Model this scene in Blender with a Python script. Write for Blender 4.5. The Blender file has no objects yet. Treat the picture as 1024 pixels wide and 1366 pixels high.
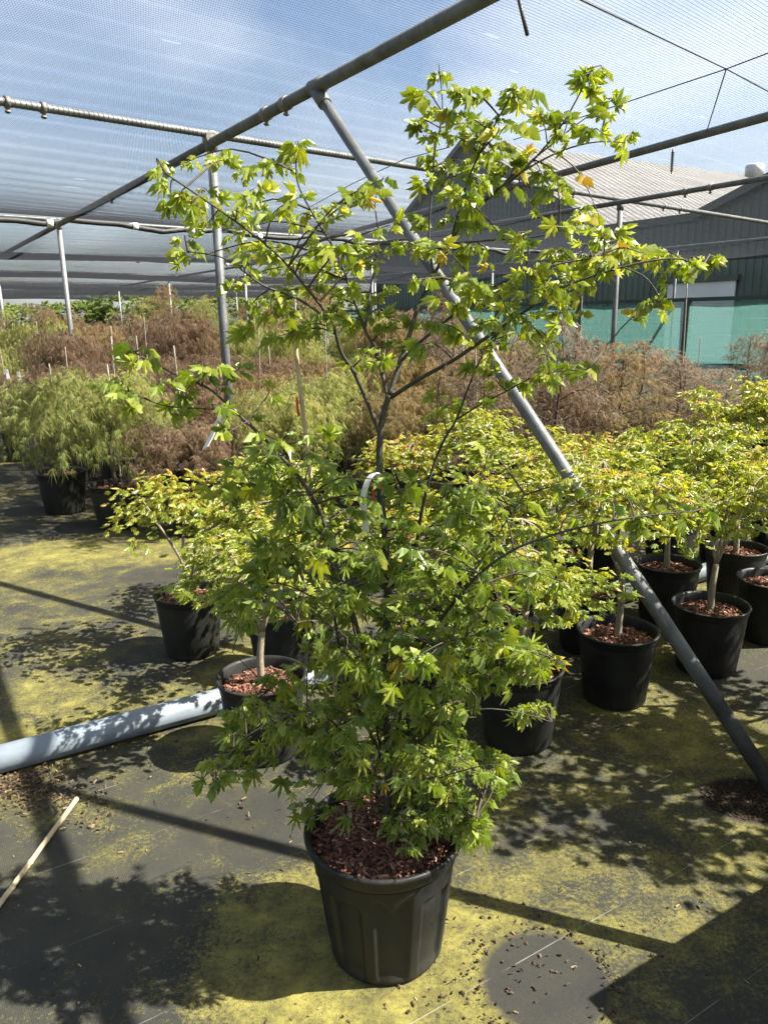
import bpy, math, random
import numpy as np
from mathutils import Matrix, Vector

random.seed(7)
rng = np.random.default_rng(7)
S = bpy.context.scene
COL = S.collection
rad = math.radians

# ------------------------------------------------------------------ camera
CAM_H, PITCH, ROLL, FPX = 1.7, rad(14.3), rad(-1.1), 1024.0
cam_d = bpy.data.cameras.new('camera')
cam = bpy.data.objects.new('camera', cam_d)
COL.objects.link(cam)
cam_d.sensor_fit = 'VERTICAL'
cam_d.sensor_height = 36.0
cam_d.lens = 36.0 * FPX / 1366.0
cam_d.clip_start = 0.02
cam_d.clip_end = 2000
ROT = Matrix.Rotation(math.pi / 2 - PITCH, 3, 'X') @ Matrix.Rotation(ROLL, 3, 'Z')
cam.matrix_world = Matrix.Translation((0, 0, CAM_H)) @ ROT.to_4x4()
S.camera = cam

# ------------------------------------------------------------------ sun and sky
SUN_EL, SUN_AZ = rad(48), rad(95)          # azimuth clockwise from +Y
sun_dir = Vector((math.sin(SUN_AZ) * math.cos(SUN_EL), math.cos(SUN_AZ) * math.cos(SUN_EL), math.sin(SUN_EL)))
sun_d = bpy.data.lights.new('sun', 'SUN')
sun_d.energy = 5.0
sun_d.angle = rad(0.5)
sun_d.color = (1.0, 0.94, 0.84)
sun = bpy.data.objects.new('sun', sun_d)
COL.objects.link(sun)
sun.rotation_euler = sun_dir.to_track_quat('Z', 'Y').to_euler()
sun.location = (20, 8, 30)

world = bpy.data.worlds.new('World')
S.world = world
world.use_nodes = True
nt = world.node_tree
nt.nodes.clear()
w_out = nt.nodes.new('ShaderNodeOutputWorld')
w_bg = nt.nodes.new('ShaderNodeBackground')
w_sky = nt.nodes.new('ShaderNodeTexSky')
w_sky.sky_type = 'NISHITA'
w_sky.sun_disc = False
w_sky.sun_elevation = SUN_EL
w_sky.sun_rotation = SUN_AZ
w_sky.dust_density = 2.6
w_sky.ozone_density = 1.5
w_tc = nt.nodes.new('ShaderNodeTexCoord')
w_map = nt.nodes.new('ShaderNodeMapping')
w_map.inputs['Scale'].default_value = (1.0, 1.4, 3.0)
w_map.inputs['Rotation'].default_value = (0.15, 0.1, 0.5)
w_n = nt.nodes.new('ShaderNodeTexNoise')
w_n.inputs['Scale'].default_value = 1.7
w_n.inputs['Detail'].default_value = 5
w_n.inputs['Roughness'].default_value = 0.48
w_n.inputs['Distortion'].default_value = 0.4
w_r = nt.nodes.new('ShaderNodeValToRGB')
w_r.color_ramp.elements[0].position = 0.38
w_r.color_ramp.elements[1].position = 0.72
w_r.color_ramp.elements[1].color = (0.7, 0.7, 0.7, 1)
w_mix = nt.nodes.new('ShaderNodeMix')
w_mix.data_type = 'RGBA'
w_mix.inputs[7].default_value = (6.4, 6.8, 7.3, 1)
nt.links.new(w_tc.outputs['Generated'], w_map.inputs[0])
nt.links.new(w_map.outputs[0], w_n.inputs['Vector'])
nt.links.new(w_n.outputs['Fac'], w_r.inputs[0])
nt.links.new(w_r.outputs[0], w_mix.inputs[0])
nt.links.new(w_sky.outputs[0], w_mix.inputs[6])
nt.links.new(w_mix.outputs[2], w_bg.inputs[0])
w_bg.inputs[1].default_value = 0.05
nt.links.new(w_bg.outputs[0], w_out.inputs[0])

S.view_settings.view_transform = 'Standard'
S.view_settings.look = 'None'
S.view_settings.gamma = 1.0
S.view_settings.exposure = 2.22
S.render.engine = 'CYCLES'
S.cycles.use_denoising = True
S.cycles.use_adaptive_sampling = True
S.cycles.adaptive_threshold = 0.02
S.cycles.max_bounces = 6
S.cycles.diffuse_bounces = 3
S.cycles.glossy_bounces = 2
S.cycles.transmission_bounces = 4
S.cycles.transparent_max_bounces = 12
S.cycles.caustics_reflective = False
S.cycles.caustics_refractive = False

# ------------------------------------------------------------------ pixel helpers (photo pixels, 1024 x 1366)
RN = np.array(ROT)
CN = np.array([0, 0, CAM_H])
def ray(x, y):
    return RN @ np.array([(x - 512) / FPX, (683 - y) / FPX, -1.0])
def onz(x, y, z=0.0):
    d = ray(x, y); return CN + d * (z - CAM_H) / d[2]
def ony(x, y, Y):
    d = ray(x, y); return CN + d * Y / d[1]
def onplane(x, y, nrm, dist):
    d = ray(x, y); n = np.array([nrm[0], nrm[1], 0.0]); return CN + d * dist / (d @ n)
def proj(P):
    q = RN.T @ (np.asarray(P) - CN); return 512 - FPX * q[0] / q[2], 683 + FPX * q[1] / q[2], -q[2]

# ------------------------------------------------------------------ node helpers
def N(nt, kind, **kw):
    n = nt.nodes.new(kind)
    for k, v in kw.items():
        setattr(n, k, v)
    return n
def new_mat(name):
    m = bpy.data.materials.new(name)
    m.use_nodes = True
    nt = m.node_tree
    nt.nodes.clear()
    out = nt.nodes.new('ShaderNodeOutputMaterial')
    return m, nt, out
def noise(nt, scale, detail=4, rough=0.55, vec=None, dist=0.0):
    n = nt.nodes.new('ShaderNodeTexNoise')
    n.inputs['Scale'].default_value = scale
    n.inputs['Detail'].default_value = detail
    n.inputs['Roughness'].default_value = rough
    n.inputs['Distortion'].default_value = dist
    if vec is not None:
        nt.links.new(vec, n.inputs['Vector'])
    return n.outputs['Fac']
def ramp(nt, fac, stops):
    r = nt.nodes.new('ShaderNodeValToRGB')
    e = r.color_ramp.elements
    while len(e) < len(stops):
        e.new(0.5)
    for el, (p, c) in zip(e, stops):
        el.position = p
        el.color = (*c, 1) if len(c) == 3 else c
    nt.links.new(fac, r.inputs[0])
    return r.outputs[0]
def math_(nt, op, a, b=None, clamp=False):
    m = nt.nodes.new('ShaderNodeMath'); m.operation = op; m.use_clamp = clamp
    for i, v in enumerate((a, b)):
        if v is None: continue
        if isinstance(v, (int, float)): m.inputs[i].default_value = v
        else: nt.links.new(v, m.inputs[i])
    return m.outputs[0]
def mixc(nt, fac, a, b, blend='MIX'):
    m = nt.nodes.new('ShaderNodeMix'); m.data_type = 'RGBA'; m.blend_type = blend
    for i, v in ((0, fac), (6, a), (7, b)):
        if isinstance(v, (int, float)): m.inputs[i].default_value = v
        elif isinstance(v, tuple): m.inputs[i].default_value = (*v, 1) if len(v) == 3 else v
        else: nt.links.new(v, m.inputs[i])
    return m.outputs[2]
def bump(nt, h, strength=0.3, dist=0.01):
    b = nt.nodes.new('ShaderNodeBump')
    b.inputs['Strength'].default_value = strength
    b.inputs['Distance'].default_value = dist
    nt.links.new(h, b.inputs['Height'])
    return b.outputs[0]
def principled(nt, out, color, rough=0.6, metal=0.0, normal=None, spec=0.5):
    p = nt.nodes.new('ShaderNodeBsdfPrincipled')
    for key, v in (('Base Color', color), ('Roughness', rough), ('Metallic', metal), ('Specular IOR Level', spec)):
        if isinstance(v, tuple): p.inputs[key].default_value = (*v, 1)
        elif isinstance(v, (int, float)): p.inputs[key].default_value = v
        else: nt.links.new(v, p.inputs[key])
    if normal is not None:
        nt.links.new(normal, p.inputs['Normal'])
    if out is not None:
        nt.links.new(p.outputs[0], out.inputs[0])
    return p.outputs[0]
def objvec(nt):
    return nt.nodes.new('ShaderNodeTexCoord').outputs['Object']
def geopos(nt):
    return nt.nodes.new('ShaderNodeNewGeometry').outputs['Position']

def simple(name, c1, c2, scale=8, rough=0.6, metal=0.0, bscale=None, bstr=0.2, spec=0.5, rvar=0.1):
    m, nt, out = new_mat(name)
    v = objvec(nt)
    f = noise(nt, scale, 5, 0.6, v)
    col = ramp(nt, f, [(0.3, c1), (0.7, c2)])
    rr = math_(nt, 'ADD', math_(nt, 'MULTIPLY', noise(nt, scale * 3.1, 3, 0.5, v), 2 * rvar), rough - rvar)
    nrm = bump(nt, noise(nt, bscale or scale * 8, 4, 0.6, v), bstr, 0.004)
    principled(nt, out, col, rr, metal, nrm, spec)
    return m

def leaf_mat(name, stops, tstops, trans=0.45, rough=0.4, spec=0.6):
    """stops: reflected colours over tint 0..1; tstops: transmitted colours."""
    m, nt, out = new_mat(name)
    at = N(nt, 'ShaderNodeAttribute', attribute_name='tint')
    oi = N(nt, 'ShaderNodeObjectInfo')
    t = math_(nt, 'ADD', at.outputs['Fac'], math_(nt, 'MULTIPLY', math_(nt, 'SUBTRACT', oi.outputs['Random'], 0.5), 0.22), True)
    nz = noise(nt, 60, 2, 0.5, geopos(nt))
    t2 = math_(nt, 'ADD', t, math_(nt, 'MULTIPLY', math_(nt, 'SUBTRACT', nz, 0.5), 0.25), True)
    c = ramp(nt, t2, stops)
    ct = ramp(nt, t2, tstops)
    p = principled(nt, None, c, rough, 0, None, spec)
    tr = N(nt, 'ShaderNodeBsdfTranslucent')
    nt.links.new(ct, tr.inputs[0])
    mx = N(nt, 'ShaderNodeMixShader')
    mx.inputs[0].default_value = trans
    nt.links.new(p, mx.inputs[1]); nt.links.new(tr.outputs[0], mx.inputs[2])
    nt.links.new(mx.outputs[0], out.inputs[0])
    return m

# ------------------------------------------------------------------ materials
M = {}
M['leaf_green'] = leaf_mat('leaf_green',
    [(0.0, (0.14, 0.20, 0.05)), (0.45, (0.27, 0.32, 0.07)), (0.8, (0.38, 0.39, 0.085)), (1.0, (0.50, 0.36, 0.08))],
    [(0.0, (0.30, 0.42, 0.03)), (0.45, (0.52, 0.62, 0.04)), (0.8, (0.68, 0.70, 0.05)), (1.0, (0.74, 0.52, 0.05))], 0.45)
M['leaf_gold'] = leaf_mat('leaf_gold',
    [(0.0, (0.098, 0.143, 0.022)), (0.4, (0.197, 0.239, 0.033)), (0.8, (0.323, 0.324, 0.050)), (1.0, (0.347, 0.180, 0.055))],
    [(0.0, (0.254, 0.359, 0.022)), (0.4, (0.462, 0.526, 0.028)), (0.8, (0.670, 0.622, 0.044)), (1.0, (0.634, 0.324, 0.066))], 0.42)
M['lace_green'] = leaf_mat('lace_green',
    [(0.0, (0.117, 0.149, 0.056)), (0.5, (0.217, 0.243, 0.086)), (1.0, (0.333, 0.312, 0.133))],
    [(0.0, (0.299, 0.376, 0.095)), (0.5, (0.498, 0.532, 0.133)), (1.0, (0.663, 0.562, 0.191))], 0.4, 0.6, 0.2)
M['lace_olive'] = leaf_mat('lace_olive',
    [(0.0, (0.108, 0.095, 0.048)), (0.5, (0.191, 0.164, 0.077)), (1.0, (0.254, 0.176, 0.105))],
    [(0.0, (0.279, 0.214, 0.087)), (0.5, (0.431, 0.340, 0.121)), (1.0, (0.533, 0.328, 0.173))], 0.4, 0.6, 0.2)
M['lace_red'] = leaf_mat('lace_red',
    [(0.0, (0.083, 0.063, 0.045)), (0.5, (0.158, 0.111, 0.074)), (1.0, (0.235, 0.175, 0.115))],
    [(0.0, (0.179, 0.105, 0.065)), (0.5, (0.331, 0.202, 0.119)), (1.0, (0.456, 0.332, 0.186))], 0.4, 0.6, 0.2)
M['lace_bronze'] = leaf_mat('lace_bronze',
    [(0.0, (0.095, 0.067, 0.045)), (0.5, (0.170, 0.129, 0.083)), (1.0, (0.256, 0.210, 0.166))],
    [(0.0, (0.189, 0.123, 0.061)), (0.5, (0.341, 0.247, 0.151)), (1.0, (0.474, 0.370, 0.272))], 0.4, 0.6, 0.2)
M['far_leaf'] = leaf_mat('far_leaf',
    [(0.0, (0.05, 0.08, 0.025)), (0.5, (0.09, 0.13, 0.035)), (1.0, (0.14, 0.17, 0.05))],
    [(0.0, (0.15, 0.22, 0.04)), (0.5, (0.24, 0.33, 0.05)), (1.0, (0.34, 0.38, 0.07))], 0.4, 0.6, 0.2)
M['bark_dark'] = simple('bark_dark', (0.028, 0.026, 0.018), (0.06, 0.058, 0.036), 40, 0.75, 0, 160, 0.5)
M['bark_pale'] = simple('bark_pale', (0.16, 0.13, 0.085), (0.27, 0.23, 0.16), 30, 0.75, 0, 120, 0.5)
M['bark_twig'] = simple('bark_twig', (0.03, 0.02, 0.014), (0.065, 0.045, 0.03), 40, 0.7)
M['cane'] = simple('cane', (0.34, 0.27, 0.15), (0.5, 0.41, 0.25), 25, 0.6, 0, 90, 0.3)
M['cane_old'] = simple('cane_old', (0.2, 0.18, 0.14), (0.33, 0.3, 0.24), 25, 0.7, 0, 90, 0.3)
M['galv'] = simple('galv', (0.066, 0.072, 0.071), (0.155, 0.162, 0.16), 7, 0.55, 0.3, 60, 0.3, rvar=.2)
M['galv_bright'] = simple('galv_bright', (0.16, 0.165, 0.16), (0.24, 0.24, 0.235), 10, 0.5, 0.3, 90, 0.12)
M['clamp'] = simple('clamp', (0.13, 0.13, 0.125), (0.24, 0.21, 0.18), 30, 0.6, 0.5)
M['black_cable'] = simple('black_cable', (0.012, 0.012, 0.012), (0.03, 0.03, 0.03), 10, 0.6)
M['white_plastic'] = simple('white_plastic', (0.72, 0.72, 0.7), (0.8, 0.8, 0.79), 20, 0.5)
M['red_ribbon'] = simple('red_ribbon', (0.55, 0.03, 0.04), (0.68, 0.07, 0.07), 20, 0.5)
M['pvc'] = None
M['fence_frame'] = simple('fence_frame', (0.012, 0.04, 0.033), (0.022, 0.06, 0.05), 6, 0.5)
M['roof_sheet'] = simple('roof_sheet', (0.11, 0.11, 0.105), (0.15, 0.148, 0.14), 0.4, 0.7)
M['shed_green'] = simple('shed_green', (0.068, 0.09, 0.07), (0.09, 0.115, 0.09), 0.5, 0.55)
M['shed_trim'] = simple('shed_trim', (0.05, 0.065, 0.05), (0.07, 0.085, 0.065), 1, 0.55)
M['shed_door'] = simple('shed_door', (0.62, 0.63, 0.6), (0.72, 0.72, 0.7), 0.8, 0.6)
M['vent'] = simple('vent', (0.45, 0.45, 0.44), (0.55, 0.55, 0.54), 3, 0.5, 0.3)
M['butt'] = simple('butt', (0.02, 0.03, 0.025), (0.03, 0.045, 0.035), 4, 0.5)

def mk_pot():
    m, nt, out = new_mat('pot_plastic')
    v = objvec(nt)
    d = noise(nt, 9, 6, 0.65, v)
    d2 = noise(nt, 220, 4, 0.75, v)
    dust = ramp(nt, math_(nt, 'ADD', math_(nt, 'MULTIPLY', d, 0.6), math_(nt, 'MULTIPLY', d2, 0.4)), [(0.40, (0, 0, 0)), (0.66, (0.9, 0.9, 0.9))])
    sep = N(nt, 'ShaderNodeSeparateXYZ'); nt.links.new(v, sep.inputs[0])
    low = math_(nt, 'MULTIPLY', math_(nt, 'SUBTRACT', 0.16, sep.outputs['Z']), 3.0, True)   # splashed mud near the foot
    lowm = math_(nt, 'MULTIPLY', low, ramp(nt, noise(nt, 14, 5, 0.6, v), [(0.35, (0, 0, 0)), (0.65, (1, 1, 1))]))
    c = mixc(nt, dust, (0.0075, 0.008, 0.008), (0.026, 0.027, 0.024))
    c = mixc(nt, lowm, c, (0.04, 0.038, 0.024))
    rr = math_(nt, 'ADD', math_(nt, 'MULTIPLY', dust, 0.4), 0.42)
    principled(nt, out, c, rr, 0, bump(nt, d2, 0.08, 0.002), 0.28)
    return m
M['pot'] = mk_pot()

def mk_mulch():
    m, nt, out = new_mat('bark_chips')
    at = N(nt, 'ShaderNodeAttribute', attribute_name='tint')
    c = ramp(nt, at.outputs['Fac'], [(0.0, (0.04, 0.019, 0.013)), (0.35, (0.115, 0.048, 0.03)), (0.75, (0.23, 0.105, 0.07)), (1.0, (0.42, 0.26, 0.18))])
    principled(nt, out, c, 0.75, 0, bump(nt, noise(nt, 200, 3, 0.6, objvec(nt)), 0.4, 0.002), 0.3)
    return m
M['mulch'] = mk_mulch()
def mk_debris():
    m, nt, out = new_mat('debris')
    at = N(nt, 'ShaderNodeAttribute', attribute_name='tint')
    c = ramp(nt, at.outputs['Fac'], [(0.0, (0.02, 0.015, 0.01)), (0.4, (0.07, 0.05, 0.03)), (0.8, (0.17, 0.12, 0.07)), (1.0, (0.36, 0.3, 0.2))])
    principled(nt, out, c, 0.85, 0, None, 0.2)
    return m
M['debris'] = mk_debris()

def mk_pvc():
    m, nt, out = new_mat('pvc_pipe')
    v = objvec(nt)
    d = noise(nt, 7, 6, 0.65, v)
    c = ramp(nt, d, [(0.3, (0.14, 0.17, 0.195)), (0.6, (0.19, 0.225, 0.255)), (0.75, (0.24, 0.27, 0.29))])
    d3 = ramp(nt, noise(nt, 40, 5, 0.7, v), [(0.55, (0, 0, 0)), (0.75, (0.7, 0.7, 0.7))])
    c = mixc(nt, d3, c, (0.12, 0.125, 0.105))
    principled(nt, out, c, 0.42, 0, bump(nt, noise(nt, 60, 3, 0.5, v), 0.05, 0.003), 0.5)
    return m
M['pvc'] = mk_pvc()

# world axes of the nursery beds
AZU = rad(59.0)
U = np.array([math.sin(AZU), math.cos(AZU)])         # along pvc pipe, pot rows and mat stripes
V = np.array([-U[1], U[0]])
A_DIR = np.array([-0.5425, 0.840])                    # overhead beam direction
W_DIR = np.array([0.7405, 0.672])                     # cross pipes

def mk_ground():
    m, nt, out = new_mat('weed_mat')
    pos = geopos(nt)
    mp = N(nt, 'ShaderNodeMapping'); mp.inputs['Rotation'].default_value = (0, 0, -math.atan2(U[1], U[0]))
    mp.vector_type = 'POINT'
    nt.links.new(pos, mp.inputs[0])
    sep = N(nt, 'ShaderNodeSeparateXYZ'); nt.links.new(mp.outputs[0], sep.inputs[0])
    uu, vv = sep.outputs['X'], sep.outputs['Y']
    # woven tape relief
    wx = N(nt, 'ShaderNodeTexWave'); wx.inputs['Scale'].default_value = 60; wx.bands_direction = 'X'
    wy = N(nt, 'ShaderNodeTexWave'); wy.inputs['Scale'].default_value = 60; wy.bands_direction = 'Y'
    nt.links.new(mp.outputs[0], wx.inputs[0]); nt.links.new(mp.outputs[0], wy.inputs[0])
    weave = math_(nt, 'ADD', wx.outputs['Fac'], wy.outputs['Fac'])
    base = ramp(nt, noise(nt, 3.0, 6, 0.6, pos), [(0.3, (0.013, 0.014, 0.0135)), (0.7, (0.034, 0.0345, 0.025))])
    base = mixc(nt, math_(nt, 'MULTIPLY', noise(nt, 90, 3, 0.7, pos), 0.5), base, (0.045, 0.045, 0.038))
    # dusty brown silt
    silt = ramp(nt, noise(nt, 1.3, 7, 0.65, pos, 0.4), [(0.48, (0, 0, 0)), (0.7, (0.5, 0.5, 0.5))])
    base = mixc(nt, silt, base, (0.066, 0.063, 0.031))
    # algae / moss film
    def blob(cx, cy, rx, ry, edge=0.35):
        vm = N(nt, 'ShaderNodeVectorMath', operation='SUBTRACT'); nt.links.new(pos, vm.inputs[0]); vm.inputs[1].default_value = (cx, cy, 0)
        vs = N(nt, 'ShaderNodeVectorMath', operation='MULTIPLY'); nt.links.new(vm.outputs[0], vs.inputs[0]); vs.inputs[1].default_value = (1 / rx, 1 / ry, 0)
        ln = N(nt, 'ShaderNodeVectorMath', operation='LENGTH'); nt.links.new(vs.outputs[0], ln.inputs[0])
        return math_(nt, 'DIVIDE', math_(nt, 'SUBTRACT', 1.0, ln.outputs['Value']), edge, False)
    n1 = noise(nt, 1.1, 3, 0.5, pos, 0.6)
    n2 = noise(nt, 6.0, 6, 0.7, pos, 0.5)
    n3 = noise(nt, 70, 5, 0.8, pos)
    f = math_(nt, 'ADD', math_(nt, 'MULTIPLY', n1, 0.42), math_(nt, 'ADD', math_(nt, 'MULTIPLY', n2, 0.5), math_(nt, 'MULTIPLY', n3, 0.6)))
    boosts = None
    for cx, cy, rx, ry, a in ((0.32, 1.75, 0.85, 0.55, 0.13), (-0.35, 1.8, 0.6, 0.4, 0.07), (-0.3, 1.3, 1.1, 0.5, 0.09), (1.0, 2.55, 0.9, 0.6, 0.05),
                              (-2.4, 5.5, 1.6, 0.8, 0.09), (-2.0, 4.0, 1.5, 1.0, 0.02), (-1.2, 3.2, 1.0, 0.7, 0.03), (-0.95, 2.4, 0.9, 0.5, -0.05), (-1.0, 1.85, 0.6, 0.5, -0.12)):
        b = math_(nt, 'MULTIPLY', blob(cx, cy, rx, ry, 0.7), a / max(abs(a), 1e-6), False) if False else blob(cx, cy, rx, ry, 1.0)
        b = math_(nt, 'MULTIPLY', math_(nt, 'MAXIMUM', math_(nt, 'MINIMUM', b, 1.0), 0.0), a)
        boosts = b if boosts is None else math_(nt, 'ADD', boosts, b)
    f = math_(nt, 'ADD', f, boosts)
    n4 = noise(nt, 240, 4, 0.8, pos)
    f = math_(nt, 'ADD', f, math_(nt, 'MULTIPLY', math_(nt, 'SUBTRACT', n4, 0.5), 0.42))
    moss = ramp(nt, f, [(0.75, (0, 0, 0)), (0.83, (0.5, 0.5, 0.5)), (0.94, (0.95, 0.95, 0.95))])
    # rings where pots have stood stay clean
    rings = None
    wob = math_(nt, 'MULTIPLY', math_(nt, 'SUBTRACT', noise(nt, 14, 4, 0.6, pos), 0.5), 0.35)
    for cx, cy, r in ((0.40, 1.648, 0.178), (-1.55, 5.0, 0.3), (-0.55, 2.35, 0.2)):
        b = math_(nt, 'MULTIPLY', math_(nt, 'ADD', blob(cx, cy, r, r, 0.16), math_(nt, 'MULTIPLY', wob, 2.2)), 1.0, True)
        b = math_(nt, 'MULTIPLY', b, 1.0 if r == 0.178 else 0.7)
        rings = b if rings is None else math_(nt, 'MAXIMUM', rings, b)
    moss = math_(nt, 'MULTIPLY', moss, math_(nt, 'SUBTRACT', 1.0, math_(nt, 'MULTIPLY', rings, 0.93)))
    mcol = ramp(nt, noise(nt, 11, 5, 0.65, pos), [(0.3, (0.10, 0.094, 0.028)), (0.5, (0.20, 0.18, 0.043)), (0.72, (0.34, 0.302, 0.072))])
    mcol = mixc(nt, math_(nt, 'MULTIPLY', n3, 0.35), mcol, (0.10, 0.09, 0.02))
    c = mixc(nt, moss, base, mcol)
    c = mixc(nt, math_(nt, 'MULTIPLY', rings, 0.4), c, (0.016, 0.015, 0.018))
    # soil ring by the brace foot
    soil = math_(nt, 'MULTIPLY', math_(nt, 'ADD', blob(1.29, 2.40, 0.2, 0.15, 0.15), math_(nt, 'MULTIPLY', wob, 2.0)), 1.0, True)
    c = mixc(nt, soil, c, (0.028, 0.021, 0.016))
    # pale marker threads woven in every 36 cm
    st = math_(nt, 'ABSOLUTE', math_(nt, 'SUBTRACT', math_(nt, 'FRACT', math_(nt, 'DIVIDE', math_(nt, 'ADD', vv, 100 * 0.36 - 1.29 + 0.18), 0.36)), 0.5))
    line = math_(nt, 'LESS_THAN', st, 0.0038)
    wear = ramp(nt, noise(nt, 5.0, 4, 0.6, pos), [(0.45, (0, 0, 0)), (0.66, (0.42, 0.42, 0.42))])
    c = mixc(nt, math_(nt, 'MULTIPLY', line, wear), c, (0.42, 0.43, 0.38))
    h = math_(nt, 'ADD', math_(nt, 'MULTIPLY', weave, 0.14), math_(nt, 'ADD', math_(nt, 'MULTIPLY', n3, 0.8), math_(nt, 'MULTIPLY', moss, math_(nt, 'MULTIPLY', n2, 1.5))))
    principled(nt, out, c, math_(nt, 'SUBTRACT', 0.86, math_(nt, 'MULTIPLY', silt, 0.1)), 0, bump(nt, h, 0.55, 0.006), 0.3)
    return m
M['ground'] = mk_ground()

def mk_net(name='shade_net', th=0.13):
    m, nt, out = new_mat(name)
    v = objvec(nt)
    sep = N(nt, 'ShaderNodeSeparateXYZ'); nt.links.new(v, sep.inputs[0])
    a = math_(nt, 'LESS_THAN', math_(nt, 'FRACT', math_(nt, 'MULTIPLY', sep.outputs['X'], 1 / 0.0125)), th)
    b = math_(nt, 'LESS_THAN', math_(nt, 'FRACT', math_(nt, 'MULTIPLY', sep.outputs['Y'], 1 / 0.0125)), th)
    cov = math_(nt, 'MAXIMUM', a, b)
    mp = N(nt, 'ShaderNodeMapping'); mp.inputs['Scale'].default_value = (2.2, 11, 1)
    nt.links.new(v, mp.inputs[0])
    hole = math_(nt, 'GREATER_THAN', noise(nt, 1.0, 2, 0.5, mp.outputs[0]), 0.26)
    cov = math_(nt, 'MULTIPLY', cov, hole)
    tp = N(nt, 'ShaderNodeBsdfTransparent')
    df = N(nt, 'ShaderNodeBsdfDiffuse'); df.inputs[0].default_value = (0.028, 0.03, 0.034, 1)
    tr = N(nt, 'ShaderNodeBsdfTranslucent'); tr.inputs[0].default_value = (0.05, 0.053, 0.06, 1)
    mx = N(nt, 'ShaderNodeMixShader'); mx.inputs[0].default_value = 0.45
    nt.links.new(df.outputs[0], mx.inputs[1]); nt.links.new(tr.outputs[0], mx.inputs[2])
    m2 = N(nt, 'ShaderNodeMixShader')
    nt.links.new(cov, m2.inputs[0]); nt.links.new(tp.outputs[0], m2.inputs[1]); nt.links.new(mx.outputs[0], m2.inputs[2])
    nt.links.new(m2.outputs[0], out.inputs[0])
    return m
M['net'] = mk_net(); M['net_dense'] = mk_net('shade_net_dense', 0.19)

def mk_windbreak():
    m, nt, out = new_mat('windbreak_mesh')
    v = objvec(nt)
    sep = N(nt, 'ShaderNodeSeparateXYZ'); nt.links.new(v, sep.inputs[0])
    nz = noise(nt, 2.0, 3, 0.5, v)
    band = noise(nt, 1.0, 2, 0.5)
    mp = N(nt, 'ShaderNodeMapping'); mp.inputs['Scale'].default_value = (0.2, 0.2, 26)
    nt.links.new(v, mp.inputs[0])
    st = noise(nt, 1.0, 3, 0.6, mp.outputs[0])
    cov = math_(nt, 'ADD', 0.40, math_(nt, 'MULTIPLY', st, 0.3))
    tp = N(nt, 'ShaderNodeBsdfTransparent')
    df = N(nt, 'ShaderNodeBsdfDiffuse'); df.inputs[0].default_value = (0.13, 0.275, 0.24, 1)
    tr = N(nt, 'ShaderNodeBsdfTranslucent'); tr.inputs[0].default_value = (0.15, 0.34, 0.30, 1)
    mx = N(nt, 'ShaderNodeMixShader'); mx.inputs[0].default_value = 0.55
    nt.links.new(df.outputs[0], mx.inputs[1]); nt.links.new(tr.outputs[0], mx.inputs[2])
    m2 = N(nt, 'ShaderNodeMixShader')
    nt.links.new(cov, m2.inputs[0]); nt.links.new(tp.outputs[0], m2.inputs[1]); nt.links.new(mx.outputs[0], m2.inputs[2])
    nt.links.new(m2.outputs[0], out.inputs[0])
    return m
M['windbreak'] = mk_windbreak()

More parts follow.
